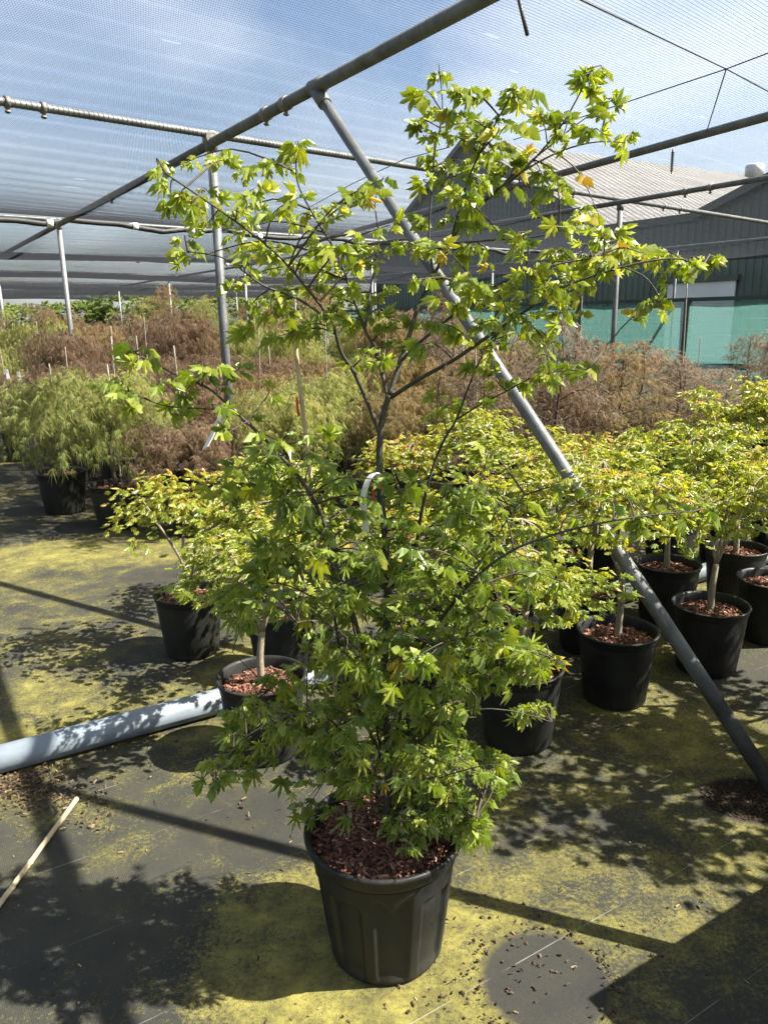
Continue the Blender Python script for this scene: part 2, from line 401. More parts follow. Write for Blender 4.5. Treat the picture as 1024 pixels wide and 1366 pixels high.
# ------------------------------------------------------------------ mesh building
class MB:
    def __init__(s):
        s.v = []; s.f = []; s.t = []; s.n = 0
    def add(s, verts, faces, tint=0.5):
        verts = np.asarray(verts, float)
        o = s.n
        s.v.append(verts)
        s.f.extend([tuple(int(i) + o for i in f) for f in faces])
        s.t.append(np.full(len(verts), tint) if np.isscalar(tint) else np.asarray(tint, float))
        s.n += len(verts)
    def addtris(s, verts, tris, tint):
        s.add(verts, tris.tolist(), tint)
    def tube(s, pts, radii, n=8, cap=True, tint=0.5):
        pts = [np.asarray(p, float) for p in pts]
        if np.isscalar(radii): radii = [radii] * len(pts)
        k = len(pts)
        vs = []
        up = np.array([0.0, 0, 1])
        ref = None
        for i in range(k):
            d = pts[min(i + 1, k - 1)] - pts[max(i - 1, 0)]
            d = d / (np.linalg.norm(d) + 1e-12)
            if ref is None:
                ref = np.cross(d, up)
                if np.linalg.norm(ref) < 1e-3: ref = np.array([1.0, 0, 0])
            a = ref - d * (ref @ d); a /= np.linalg.norm(a) + 1e-12
            ref = a
            b = np.cross(d, a)
            ang = np.arange(n) * 2 * math.pi / n
            vs.append(pts[i] + radii[i] * (np.cos(ang)[:, None] * a + np.sin(ang)[:, None] * b))
        fs = []
        for i in range(k - 1):
            for j in range(n):
                j2 = (j + 1) % n
                fs.append((i * n + j, i * n + j2, (i + 1) * n + j2, (i + 1) * n + j))
        if cap:
            fs.append(tuple(range(n - 1, -1, -1))); fs.append(tuple((k - 1) * n + j for j in range(n)))
        s.add(np.concatenate(vs), fs, tint)
    def box(s, lo, hi, tint=0.5, frame=None):
        x0, y0, z0 = lo; x1, y1, z1 = hi
        v = np.array([(x0, y0, z0), (x1, y0, z0), (x1, y1, z0), (x0, y1, z0), (x0, y0, z1), (x1, y0, z1), (x1, y1, z1), (x0, y1, z1)], float)
        if frame is not None: v = v @ frame[0] + frame[1]
        s.add(v, [(0, 3, 2, 1), (4, 5, 6, 7), (0, 1, 5, 4), (1, 2, 6, 5), (2, 3, 7, 6), (3, 0, 4, 7)], tint)
    def lathe(s, prof, n=32, center=(0, 0), tint=0.5, rfun=None):
        vs = []
        for (r, z) in prof:
            for j in range(n):
                a = 2 * math.pi * j / n
                rr = r if rfun is None else rfun(r, z, a)
                vs.append((center[0] + rr * math.cos(a), center[1] + rr * math.sin(a), z))
        fs = []
        for i in range(len(prof) - 1):
            for j in range(n):
                j2 = (j + 1) % n
                fs.append((i * n + j, i * n + j2, (i + 1) * n + j2, (i + 1) * n + j))
        s.add(vs, fs, tint)
    def mesh(s, name, mat, smooth=True):
        me = bpy.data.meshes.new(name)
        V_ = np.concatenate(s.v) if s.v else np.zeros((0, 3))
        nf = len(s.f)
        tot = np.array([len(f) for f in s.f], dtype=np.int32)
        start = np.concatenate([[0], np.cumsum(tot)[:-1]]).astype(np.int32) if nf else np.zeros(0, np.int32)
        loops = np.fromiter((i for f in s.f for i in f), dtype=np.int32)
        me.vertices.add(len(V_)); me.vertices.foreach_set('co', V_.astype(np.float32).ravel())
        me.loops.add(len(loops)); me.loops.foreach_set('vertex_index', loops)
        me.polygons.add(nf); me.polygons.foreach_set('loop_start', start); me.polygons.foreach_set('loop_total', tot)
        me.polygons.foreach_set('use_smooth', np.full(nf, smooth, dtype=bool))
        at = me.attributes.new('tint', 'FLOAT', 'POINT')
        at.data.foreach_set('value', np.concatenate(s.t).astype(np.float32))
        me.update(calc_edges=True)
        me.validate()
        if mat is not None: me.materials.append(mat)
        return me
    def build(s, name, mat, parent=None, smooth=True, loc=None, kind=None):
        o = bpy.data.objects.new(name, s.mesh(name, mat, smooth))
        COL.objects.link(o)
        if parent is not None: o.parent = parent
        if loc is not None: o.location = loc
        if kind: o['kind'] = kind
        return o

def tag(o, label, cat, group=None, kind=None):
    o['label'] = label; o['category'] = cat
    if group: o['group'] = group
    if kind: o['kind'] = kind
    return o
def empty(name, loc=(0, 0, 0), rz=0.0):
    o = bpy.data.objects.new(name, None)
    COL.objects.link(o); o.location = loc; o.rotation_euler = (0, 0, rz); o.empty_display_size = 0.1
    return o
def copy_tree(o, parent=None, mats=None, skip=()):
    c = o.copy(); COL.objects.link(c); c.parent = parent
    if mats and c.type == 'MESH' and o.name.split('.')[0] in mats:
        c.material_slots[0].link = 'OBJECT'; c.material_slots[0].material = mats[o.name.split('.')[0]]
    for ch in list(o.children):
        if ch.name.split('.')[0] in skip: continue
        copy_tree(ch, c, mats, skip)
    return c

def smooth_path(pts, sub=4):
    """Catmull-Rom through points"""
    P = [np.asarray(p, float) for p in pts]
    if len(P) < 3: return P
    out = []
    for i in range(len(P) - 1):
        p0 = P[max(i - 1, 0)]; p1 = P[i]; p2 = P[i + 1]; p3 = P[min(i + 2, len(P) - 1)]
        for k in range(sub):
            t = k / sub
            out.append(0.5 * ((2 * p1) + (-p0 + p2) * t + (2 * p0 - 5 * p1 + 4 * p2 - p3) * t * t + (-p0 + 3 * p1 - 3 * p2 + p3) * t ** 3))
    out.append(P[-1])
    return out

# ------------------------------------------------------------------ leaves
def leaf_proto(lobes, sinus, wid, droop, fold, detail=True, petiole=0.5):
    """palmate leaf, base at origin, length ~1 along +Y, face up +Z"""
    vs = [(0, 0, 0)]; fs = []
    k = len(lobes)
    A = [l[0] for l in lobes]; L = [l[1] for l in lobes]
    def P(a, r): return (r * math.sin(a), r * math.cos(a))
    sin_pts = []
    for i in range(k + 1):
        if i == 0: a = A[0] - 0.35; r = sinus * 0.6
        elif i == k: a = A[-1] + 0.35; r = sinus * 0.6
        else: a = (A[i - 1] + A[i]) / 2; r = sinus * min(1.0, (L[i - 1] + L[i]) / 1.7)
        sin_pts.append(len(vs)); vs.append((*P(a, r), -fold * r * 0.6))
    for i in range(k):
        a, l = A[i], L[i]
        ca, sa = math.cos(a), math.sin(a)
        def Q(r, o, z): return (r * sa + o * ca, r * ca - o * sa, z)
        tip = len(vs); vs.append(Q(l, 0, 0))
        if detail:
            m = len(vs); vs.append(Q(l * 0.55, 0, fold * 0.12))
            s1 = len(vs); vs.append(Q(l * 0.62, -wid * l, -fold * 0.15))
            s2 = len(vs); vs.append(Q(l * 0.62, wid * l, -fold * 0.15))
            a0, a1 = sin_pts[i], sin_pts[i + 1]
            fs += [(0, m, a0), (a0, m, s1), (s1, m, tip), (tip, m, s2), (s2, m, a1), (a1, m, 0)]
        else:
            fs += [(0, tip, sin_pts[i]), (sin_pts[i + 1], tip, 0)]
    V_ = np.array(vs, float)
    r2 = V_[:, 0] ** 2 + V_[:, 1] ** 2
    V_[:, 2] -= droop * r2
    # shift so that the leaf hangs off a short stalk
    V_[:, 1] += petiole
    p0 = len(V_)
    V_ = np.vstack([V_, [(-0.012, 0, 0), (0.012, 0, 0), (0.012, petiole + 0.02, 0.0), (-0.012, petiole + 0.02, 0.0)]])
    fs += [(p0, p0 + 1, p0 + 2), (p0, p0 + 2, p0 + 3)]
    return V_, np.array(fs)
d = math.radians
LP_GREEN = []
for q in range(6):
    jit = lambda s: random.uniform(-s, s)
    lob = [(d(-118 + jit(6)), 0.36 + jit(.05)), (d(-78 + jit(6)), 0.68 + jit(.07)), (d(-38 + jit(5)), 0.92 + jit(.07)), (d(0 + jit(4)), 1.0), (d(38 + jit(5)), 0.92 + jit(.07)), (d(78 + jit(6)), 0.68 + jit(.07)), (d(118 + jit(6)), 0.36 + jit(.05))]
    LP_GREEN.append(leaf_proto(lob, 0.21, 0.088, (0.1, 0.3, 0.5, 0.75, 0.4, 0.9)[q], (0.6, 1.0, 1.5, 1.0, 1.9, 1.3)[q]))
LP_BROAD = []
for q in range(6):
    lob = [(d(-112 + jit(6)), 0.35 + jit(.05)), (d(-80 + jit(6)), 0.64 + jit(.06)), (d(-40 + jit(6)), 0.9 + jit(.07)), (d(0 + jit(4)), 1.0), (d(40 + jit(6)), 0.9 + jit(.07)), (d(80 + jit(6)), 0.64 + jit(.06)), (d(112 + jit(6)), 0.35 + jit(.05))]
    LP_BROAD.append(leaf_proto(lob, 0.27, 0.125, (0.1, 0.3, 0.5, 0.8, 0.4, 0.9)[q], (0.7, 1.2, 1.7, 1.1, 2.1, 1.4)[q]))
LP_FAN = []
for q in range(4):
    lob = [(d(a + jit(4)), l + jit(.05)) for a, l in ((-120, .5), (-80, .75), (-40, .93), (0, 1.0), (40, .93), (80, .75), (120, .5))]
    LP_FAN.append(leaf_proto(lob, 0.52, 0.12, 0.2 + 0.12 * q, 0.9, detail=False, petiole=0.35))
LP_LACE = []
for q in range(4):
    lob = [(d(a + jit(6)), l + jit(.1)) for a, l in ((-95, .55), (-62, .8), (-30, .95), (0, 1.0), (30, .95), (62, .8), (95, .55))]
    LP_LACE.append(leaf_proto(lob, 0.13, 0.05, 0.75 + 0.25 * q, 0.5, detail=False, petiole=0.15))

def basis(dirv, nrm):
    y = dirv / (np.linalg.norm(dirv) + 1e-9)
    z = nrm - y * (nrm @ y); z /= np.linalg.norm(z) + 1e-9
    x = np.cross(y, z)
    return np.array([x, y, z])      # rows: local axes in world
def put_leaves(mb, protos, items):
    """items: (pos, basis rows, scale, tint, proto index)"""
    byp = {}
    for it in items: byp.setdefault(it[4], []).append(it)
    for pi, lst in byp.items():
        V0, T0 = protos[pi]
        B = np.array([i[1] for i in lst]); Pp = np.array([i[0] for i in lst]); sc = np.array([i[2] for i in lst]); ti = np.array([i[3] for i in lst])
        X = np.einsum('vk,nkj->nvj', V0, B) * sc[:, None, None] + Pp[:, None, :]
        n, k = X.shape[:2]
        F_ = (T0[None] + (np.arange(n) * k)[:, None, None]).reshape(-1, 3)
        mb.addtris(X.reshape(-1, 3), F_, np.repeat(ti, k))

def rnd_unit():
    v = rng.normal(size=3); return v / np.linalg.norm(v)

# ------------------------------------------------------------------ ground
g = MB()
g.add([(-150, -60, 0), (150, -60, 0), (150, 220, 0), (-150, 220, 0)], [(0, 1, 2, 3)])
ground = g.build('ground', M['ground'], smooth=False); ground['kind'] = 'structure'; ground['label'] = 'black woven weed mat with yellow green moss film'

# ------------------------------------------------------------------ shade house frame
ZB = 3.0
AB = np.array([-1.26, 6.36])                 # crossing of the main beam and the first cross pipe
def p3(xy, z): return np.array([xy[0], xy[1], z])
frame = empty('shade_house_frame', (AB[0], AB[1], 0))
tag(frame, 'grey galvanised tube frame of the shade house, posts and overhead pipes', 'frame')
FO = np.array([AB[0], AB[1], 0.0])
def fr_tube(name, a, b, r, mat, n=14, segs=1, sag=0.0, parent=None):
    mb = MB(); a = np.asarray(a, float); b = np.asarray(b, float)
    k = max(segs, 1)
    pts = [a + (b - a) * i / k - np.array([0, 0, sag * 4 * (i / k) * (1 - i / k)]) for i in range(k + 1)]
    mb.tube([p - FO for p in pts], r, n)
    return mb.build(name, mat, parent or frame)
def clamp_at(pt, axis, r, parent, l=0.05):
    mb = MB(); axis = np.asarray(axis, float); axis = axis / np.linalg.norm(axis)
    pt = np.asarray(pt, float) - FO
    mb.tube([pt - axis * l, pt - axis * l * 0.98, pt + axis * l * 0.98, pt + axis * l], [r * 1.0, r * 1.22, r * 1.22, r * 1.0], 14)
    mb.tube([pt - np.array([0, 0, r]), pt - np.array([0, 0, r + 0.035])], 0.012, 6)
    mb.tube([pt - np.array([0, 0, r + 0.02]), pt - np.array([0, 0, r + 0.03])], 0.02, 6)
    return mb.build('clamp', M['clamp'], parent)
adir3 = p3(A_DIR, 0); wdir3 = p3(W_DIR, 0)
beamA = fr_tube('beam', p3(AB - A_DIR * 7, ZB), p3(AB + A_DIR * 37, ZB), 0.036, M['galv'], 16)
for px, py in ((355, 152), (381, 138), (148, 262)):
    q = onz(px, py, ZB); s = (q[:2] - AB) @ A_DIR; clamp_at(p3(AB + A_DIR * s, ZB), adir3, 0.036, beamA, 0.03)
cr = MB()                                     # cast T fitting at beam / brace
B_OFF = [-9.0, 0.0, 5.75, 11.8, 17.8, 23.8, 29.8, 35.8]
crossB = []
for i, s in enumerate(B_OFF):
    c = AB + A_DIR * s
    z = ZB + 0.062
    o = fr_tube('cross_pipe', p3(c - W_DIR * (9 if i < 2 else 24), z), p3(c + W_DIR * 17.5, z), 0.027 if i != 3 else 0.03, M['galv'] if i < 3 else M['galv_bright'], 12, 6)  # far pipes take the paler metal, sun on them put into the colour
    crossB.append(o)
    clamp_at(p3(c, ZB + 0.03), adir3, 0.045, o, 0.04)
# net lacing wound round the first cross pipe
mb = MB()
hp = []
for k in range(5000):
    t = -5 + 19 * k / 4999; a = t * 2 * math.pi / 0.034
    hp.append(p3(AB + W_DIR * t, ZB + 0.062 + 0.0268 * math.sin(a)) + 0.0268 * math.cos(a) * adir3 - FO)
mb.tube(hp, 0.0045, 4, False); mb.build('lacing_cord', M['galv'], crossB[1])
for px, py in ((52, 150), (2, 144), (895, 275), (912, 279), (760, 258)):
    q = onz(px, py, ZB + 0.05); s = (q[:2] - AB) @ W_DIR; clamp_at(p3(AB + W_DIR * s, ZB + 0.062), wdir3, 0.03, crossB[1], 0.015)
# other beams parallel to the main one
def line_beam(q0, q1, lo, hi, r, mat, sag=0):
    a = onz(*q0, ZB)[:2]; b = onz(*q1, ZB)[:2]; dd = (b - a) / np.linalg.norm(b - a)
    return fr_tube('beam', p3(a + dd * lo, ZB), p3(a + dd * hi, ZB), r, mat, 12, 8, sag), a, dd
bC1, c1a, c1d = line_beam((1024, 155), (757, 229), -4, 12, 0.033, M['galv'])
bC2, c2a, c2d = line_beam((1024, 237), (690, 293), -4, 30, 0.03, M['galv'])
bC3, c3a, c3d = line_beam((1024, 318), (900, 330), -5, 36, 0.03, M['galv'])
for px, py in ((937, 258), (966, 252)):
    q = onz(px, py, ZB); s = (q[:2] - c2a) @ c2d; clamp_at(p3(c2a + c2d * s, ZB), p3(c2d, 0), 0.03, bC2, 0.025)
# farther sagging beams on the left
nperp = np.array([A_DIR[1], -A_DIR[0]])
for off in (-6.2, -12.2, -18.2):
    c = AB + nperp * off
    fr_tube('beam', p3(c + A_DIR * 6, ZB), p3(c + A_DIR * 37, ZB), 0.03, M['galv'], 10)
# posts
def post(xy, r=0.03, top=ZB + 0.03, lean=(0, 0), mat='galv'):
    mb = MB()
    mb.tube([p3(xy + np.array(lean), 0.0) - FO, p3(xy, top) - FO], r, 14)
    mb.tube([p3(xy, top - 0.09) - FO, p3(xy, top - 0.085) - FO, p3(xy, top) - FO], [r, r * 1.35, r * 1.35], 14)
    return mb.build('post', M[mat], frame)
post(AB, 0.036)
post(AB + A_DIR * 5.75, 0.034, mat='galv_bright'); post(AB + A_DIR * 12.2, 0.034, mat='galv_bright')
for s in (18, 24, 30): post(AB + A_DIR * s)
pr = onz(827, 274, ZB)[:2]
post(pr, 0.034)
for ii, base in enumerate((pr, c3a + c3d * 2.0)):
    for s in (5.9, 11.9, 17.9, 23.9): post(base + A_DIR * s, 0.03, mat='galv_bright')
post(c3a + c3d * 2.0 + np.array([0, 0.0]), 0.03)
for off in (-6.2, -12.2):
    for s in (12, 18, 24, 30): post(AB + nperp * off + A_DIR * s, 0.03, mat='galv_bright')
# diagonal brace
bt = onz(416, 122, ZB - 0.03); bt[:2] = AB + A_DIR * ((bt[:2] - AB) @ A_DIR)
bf = onz(1036, 1060, 0.0)
br = fr_tube('brace', bf, bt, 0.030, M['galv'], 16, 3)
mb = MB()
bd = (bf - bt) / np.linalg.norm(bf - bt)
mb.tube([bt - bd * 0.02 - FO, bt + bd * 0.11 - FO, bt + bd * 0.115 - FO], [0.042, 0.042, 0.034], 14)
mb.tube([bt - adir3 * 0.06 + np.array([0, 0, 0.03]) - FO, bt + adir3 * 0.06 + np.array([0, 0, 0.03]) - FO], 0.046, 14)
mb.build('clamp', M['galv'], br)
# second brace, added out of view on the right for its line of shadow
c0 = np.array([2.0, 2.42])
fr_tube('brace', (1.12, 1.60, 0), (1.33, 2.35, ZB), 0.026, M['galv'], 12, 2)
# hanging drop of the irrigation line under beam C1
q = onz(897, 199, ZB - 0.03)
mb = MB()
z0 = q[2]
for k in range(9):
    zz = z0 - 0.02 - 0.017 * k
    mb.tube([np.array([q[0], q[1], zz]) - FO, np.array([q[0] + .002, q[1], zz - 0.010]) - FO], [0.016, 0.012], 8)
mb.tube([np.array([q[0], q[1], z0]) - FO, np.array([q[0], q[1], z0 - 0.185]) - FO], [0.008, 0.004], 8)
mb.build('dripper', M['black_cable'], bC1)

# ------------------------------------------------------------------ nets, one per bay
ang_w = math.atan2(W_DIR[1], W_DIR[0])
perp = np.array([-W_DIR[1], W_DIR[0]])
bays = [None] + [(B_OFF[i], B_OFF[i + 1]) for i in range(len(B_OFF) - 1)]
for bi, bay in enumerate(bays):
    if bay is None: continue
    s0, s1 = bay
    o0 = AB + A_DIR * s0
    L = (s1 - s0) * (A_DIR @ perp); skew = (s1 - s0) * (A_DIR @ W_DIR)
    period = 0.026 if bi < 3 else 0.04 if bi == 3 else 0.06
    nz = int(L / period) * 2
    amp = period / 2 * (0.4, 0.4, 0.4)[bi] if bi < 3 else period / 2 * 0.75
    xs = np.linspace(-9 if bi < 2 else -24, 12.0 + (5 if bi < 2 else 4.5), 12 if bi < 3 else 18)
    sag = (0.05, 0.05, 0.18, 0.28, 0.34, 0.36, 0.36, 0.36)[bi]
    vs = []
    for j in range(nz + 1):
        t = j / nz
        z = -sag * 4 * t * (1 - t) + (amp if j % 2 else 0)
        for x in xs:
            rip = 0.05 * math.sin(x * 0.55 + bi * 1.7) * math.sin(math.pi * t)
            vs.append((x + skew * t, L * t, z + rip))
    nx = len(xs)
    fs = [(j * nx + i, j * nx + i + 1, (j + 1) * nx + i + 1, (j + 1) * nx + i) for j in range(nz) for i in range(nx - 1)]
    mb = MB(); mb.add(vs, fs)
    o = mb.build('shade_net', M['net'] if bi != 2 else M['net_dense'], smooth=False)
    o.location = (o0[0], o0[1], ZB + 0.098); o.rotation_euler = (0, 0, ang_w)
    tag(o, {1: 'fine grey shade netting stretched over the tall maple, up to the laced cross pipe', 2: 'grey shade netting between the laced cross pipe and the cable with white clips',
            3: 'sagging grey shade netting right behind the cable with white clips'}.get(bi, 'dark sagging shade netting of a far bay above the rear beds'), 'shade net', 'shade net bays')
    if bi in (3, 4, 5):                     # cable along the far edge of a bay with white clips
        mb = MB()
        pts = [(x, 0.0, -0.06 + 0.035 * math.sin(x * 3.1) + 0.02 * math.sin(x * 7.7)) for x in np.arange(-24, 16, 0.35)]
        mb.tube(pts, 0.042 if bi == 3 else 0.02, 6)
        mb.build('edge_cable', M['black_cable'], o)
        if bi < 5:
            for x in np.arange(-6, 14, 1.15):
                c = MB(); x += random.uniform(-.25, .25)
                zc = -0.06 + 0.035 * math.sin(x * 3.1) + 0.02 * math.sin(x * 7.7)
                c.tube([(x - .045, 0, zc), (x - .04, 0, zc), (x + .04, 0, zc), (x + .045, 0, zc)], [.04, .055, .055, .04], 8)
                c.build('clip', M['white_plastic'], o)
# wires under the net, upper right
def wire(name, pts, r, label, mat='black_cable', cat='wire'):
    mb = MB(); P = [np.asarray(p, float) for p in pts]; c = P[0]
    mb.tube([p - c for p in P], r, 6)
    o = mb.build(name, M[mat], loc=tuple(c)); tag(o, label, cat); return o
hub = onz(968, 92, ZB + 0.05)
w1 = onz(775, 0, ZB + 0.06); w2 = onz(1060, 141, ZB + 0.06)
wire('support_wire', [w1 + (w1 - hub) * 0.6, w1, hub, w2, w2 + (w2 - hub) * 1.5], 0.004, 'thin black wire running diagonally under the net above the grey shed', )
w3 = onz(815, 143, ZB + 0.06); w4 = onz(1060, 57, ZB + 0.06)
wire('support_wire', [w3 + (w3 - hub) * 1.2, w3, hub, w4, w4 + (w4 - hub)], 0.0035, 'thin black wire crossing the other wire at the knot under the net')
c1hit = p3(c1a + c1d * ((onz(960, 180, ZB)[:2] - c1a) @ c1d), ZB)
wire('tie_wire', [hub, hub * .5 + c1hit * .5 + np.array([0, 0, .0]), c1hit], 0.004, 'short black tie wire from the wire knot to the overhead pipe')
s1_ = onz(690, -8, ZB + 0.08); s2_ = onz(694, 8, ZB - 0.02)
pp = proj(s1_)
e = s1_ + np.array([0.03, -0.02, -0.02]); 
wire('hanging_strap', [s1_, ony(696, 18, s1_[1]), ony(703, 47, s1_[1] - .02)], 0.009, 'short black strap end dangling from the net')
w5 = onz(540, 212, ZB + 0.02)
wire('sag_wire', [onz(410, 278, ZB), onz(470, 245, ZB + .02), w5, onz(600, 196, ZB + .02)], 0.004, 'thin grey wire slanting under the net behind the maple crown', 'galv')

# ------------------------------------------------------------------ warehouse behind the fence
UF = np.array([math.sin(rad(58)), math.cos(rad(58))]); VF = np.array([-UF[1], UF[0]])
DW = 20.0
def wall_sz(px, py, dist):
    q = onplane(px, py, UF, dist); return q[:2] @ VF, q[2]
ware = empty('warehouse', tuple(UF * DW) + (0,))
tag(ware, 'dark green corrugated metal warehouse with two grey gable roofs', 'building')
ap_s, ap_z = wall_sz(624, 188, DW)
ev_s, ev_z = wall_sz(811, 301, DW)
e2_s, e2_z = wall_sz(938, 287, DW)
ev_z = (ev_z + e2_z) / 2
slope = (ap_z - wall_sz(772, 283, DW)[1]) / (ap_s - wall_sz(772, 283, DW)[0])
left_s = ap_s + (ap_z - ev_z) / slope
r1_s = ap_s - (ap_z - ev_z) / slope
g2_s = e2_s; g2_half = (ap_z - ev_z) / slope
q2 = wall_sz(1024, 241, DW); slope2 = (q2[1] - ev_z) / (g2_s - q2[0])
g2_ap = g2_s - g2_half; ap2_z = ev_z + slope2 * g2_half
g2_end = g2_ap - g2_half
FW = (np.array([[*VF, 0], [*UF, 0], [0, 0, 1]]), np.array([0.0, 0, 0]))   # local (s, depth, z), relative to empty
def wtop(s):
    if s > left_s or s < g2_end: return ev_z
    z = ev_z
    z = max(z, ap_z - abs(s - ap_s) * slope)
    z = max(z, ap2_z - abs(s - g2_ap) * slope2)
    return z
# corrugated front
mb = MB()
pitch = 0.24
ss = []
s = g2_end - 0.0
while s < left_s:
    ss += [(s, 0), (s + pitch * .42, 0), (s + pitch * .5, -0.035), (s + pitch * .92, -0.035)]
    s += pitch
vs = []; fs = []
for (s, dd) in ss:
    vs += [(s, dd, 0), (s, dd, wtop(s))]
for i in range(len(ss) - 1): fs.append((2 * i, 2 * i + 1, 2 * i + 3, 2 * i + 2))
mb.add(np.array(vs) @ FW[0], fs)
mb.build('wall', M['shed_green'], ware, False)
# body volume sides
mb = MB(); DEP = 34
mb.add(np.array([(left_s, 0, 0), (left_s, DEP, 0), (left_s, DEP, ev_z), (left_s, 0, ev_z)]) @ FW[0], [(0, 1, 2, 3)])
mb.add(np.array([(g2_end, 0, 0), (g2_end, DEP, 0), (g2_end, DEP, ev_z), (g2_end, 0, ev_z)]) @ FW[0], [(0, 1, 2, 3)])
mb.build('side_wall', M['shed_green'], ware, False)
def roof_slope(sa, za, sb, zb, name='roof'):
    mb = MB(); vs = []; fs = []; ds = []
    dd = -0.25
    while dd < DEP:
        ds += [(dd, 0.028), (dd + .18, 0.028), (dd + .22, 0.0), (dd + .36, 0.0)]; dd += .40
    for (q, h) in ds: vs += [(sa, q, za + h), (sb, q, zb + h)]
    for i in range(len(ds) - 1): fs.append((2 * i, 2 * i + 1, 2 * i + 3, 2 * i + 2))
    mb.add(np.array(vs) @ FW[0], fs)
    return mb.build(name, M['roof_sheet'], ware, False)
z_off = 0.05
for apx, ap_z_, slope_ in ((ap_s, ap_z, slope), (g2_ap, ap2_z, slope2)):
    for sg in (1, -1):
        r = roof_slope(apx, ap_z_ + z_off, apx + sg * (g2_half + .15), ev_z + z_off - .15 * slope_)
        t = MB()
        a = np.array([apx, -0.28, ap_z_ + .02]); b = np.array([apx + sg * (g2_half + .15), -0.28, ev_z + .02 - .15 * slope_])
        t.add(np.array([a + (0, 0, .1), b + (0, 0, .1), b - (0, 0, .12), a - (0, 0, .12), a + (0, .05, .1), b + (0, .05, .1), b + (0, .05, -.12), a + (0, .05, -.12)]) @ FW[0], [(0, 1, 2, 3), (4, 7, 6, 5), (0, 4, 5, 1), (3, 2, 6, 7)])
        t.build('barge_board', M['shed_trim'], r, False)
mb = MB(); mb.box((g2_s, -.12, ev_z - .16), (r1_s, .3, ev_z + .06), frame=FW); mb.build('gutter', M['shed_trim'], ware, False)
# vent cap on the second roof
vs_, vz_ = wall_sz(1005, 236, DW + 3)
vq = onplane(1005, 236, UF, DW + 3); vl = np.array([vq[:2] @ VF, 3.0])
rz_ = ap2_z - abs(vl[0] - g2_ap) * slope2
mb = MB()
pv = np.array([vl[0], vl[1], 0]) @ FW[0]
zt = onplane(1005, 219, UF, DW + 3)[2]
mb.lathe([(0.16, rz_ - .3), (0.16, zt - .35), (0.27, zt - .33), (0.27, zt - .05), (0.2, zt), (0.0, zt)], 20, (pv[0], pv[1]))
mb.build('roof_vent', M['vent'], ware)
# pale sliding door
d0, dz0 = wall_sz(983, 374, DW); d1, _ = wall_sz(893, 374, DW)
door = MB(); door.box((d0, -.10, 0.02), (d1, -.045, dz0), frame=FW); door.build('door', M['shed_door'], ware, False)
mb = MB()
mb.box((d0 - .1, -.16, dz0 + .003), (d1 + .15, -.04, dz0 + .16), frame=FW)
mb.box((d1 + .004, -.15, 0), (d1 + .42, -.04, dz0 - .003), frame=FW)
mb.build('door_frame', M['shed_trim'], ware, False)

# ------------------------------------------------------------------ green windbreak fence
DF = 11.0
def fence_s(px): return onplane(px, 400, UF, DF)[:2] @ VF
fz = (onplane(1020, 394, UF, DF)[2] + onplane(780, 404, UF, DF)[2]) / 2
fence = empty('windbreak_fence', tuple(UF * DF) + (0,))
tag(fence, 'green mesh windbreak fence on dark green posts before the warehouse', 'fence')
sA, sB = fence_s(918), fence_s(775)
sp = sB - sA
posts_s = [sA + sp * k for k in range(-2, 22)]
for s in posts_s:
    mb = MB(); mb.box((s - .045, -.045, 0), (s + .045, .045, fz + .02), frame=FW); mb.build('post', M['fence_frame'], fence, False)
for a, b in zip(posts_s[:-1], posts_s[1:]):
    mb = MB(); mb.box((a + .046, -.03, fz - .045), (b - .046, .03, fz + .015), frame=FW); mb.build('rail', M['fence_frame'], fence, False)
    mb = MB(); mb.box((a + .046, -.02, fz - 1.02), (b - .046, .02, fz - .985), frame=FW); mb.build('rail', M['fence_frame'], fence, False)
    mb = MB()
    nn = 8; vs = []
    for i in range(nn + 1):
        s = a + .047 + (b - a - .094) * i / nn
        for z in (0.03, 0.5, 1.0, 1.5, fz - .047): vs.append((s, -.033 + .012 * math.sin(i * 1.3 + z * 2), z))
    fs = [(i * 5 + k, i * 5 + k + 1, (i + 1) * 5 + k + 1, (i + 1) * 5 + k) for i in range(nn) for k in range(4)]
    mb.add(np.array(vs) @ FW[0], fs); mb.build('mesh_panel', M['windbreak'], fence)

# ------------------------------------------------------------------ grey pvc pipe on the mat
pa = onz(0, 1034); pb = onz(930, 778)
pd = (pb - pa) / np.linalg.norm(pb - pa)
pvc = empty('drain_pipe', tuple(pa))
tag(pvc, 'grey plastic drain pipe lying on the mat behind the big maple', 'pipe')
mb = MB(); off = np.array([0, 0, 0.056]) + np.array([-pd[1], pd[0], 0]) * 0.02
mb.tube([pd * -1.6 + off, pd * 2.62 + off], 0.055, 24); mb.build('pipe_length', M['pvc'], pvc)
mb = MB(); mb.tube([pd * 2.55 + off, pd * 2.56 + off, pd * 2.70 + off, pd * 2.71 + off], [0.056, 0.064, 0.064, 0.056], 24); mb.build('socket', M['pvc'], pvc)
mb = MB(); mb.tube([pd * 2.66 + off, pd * 7.5 + off], 0.055, 24); mb.build('pipe_length', M['pvc'], pvc)

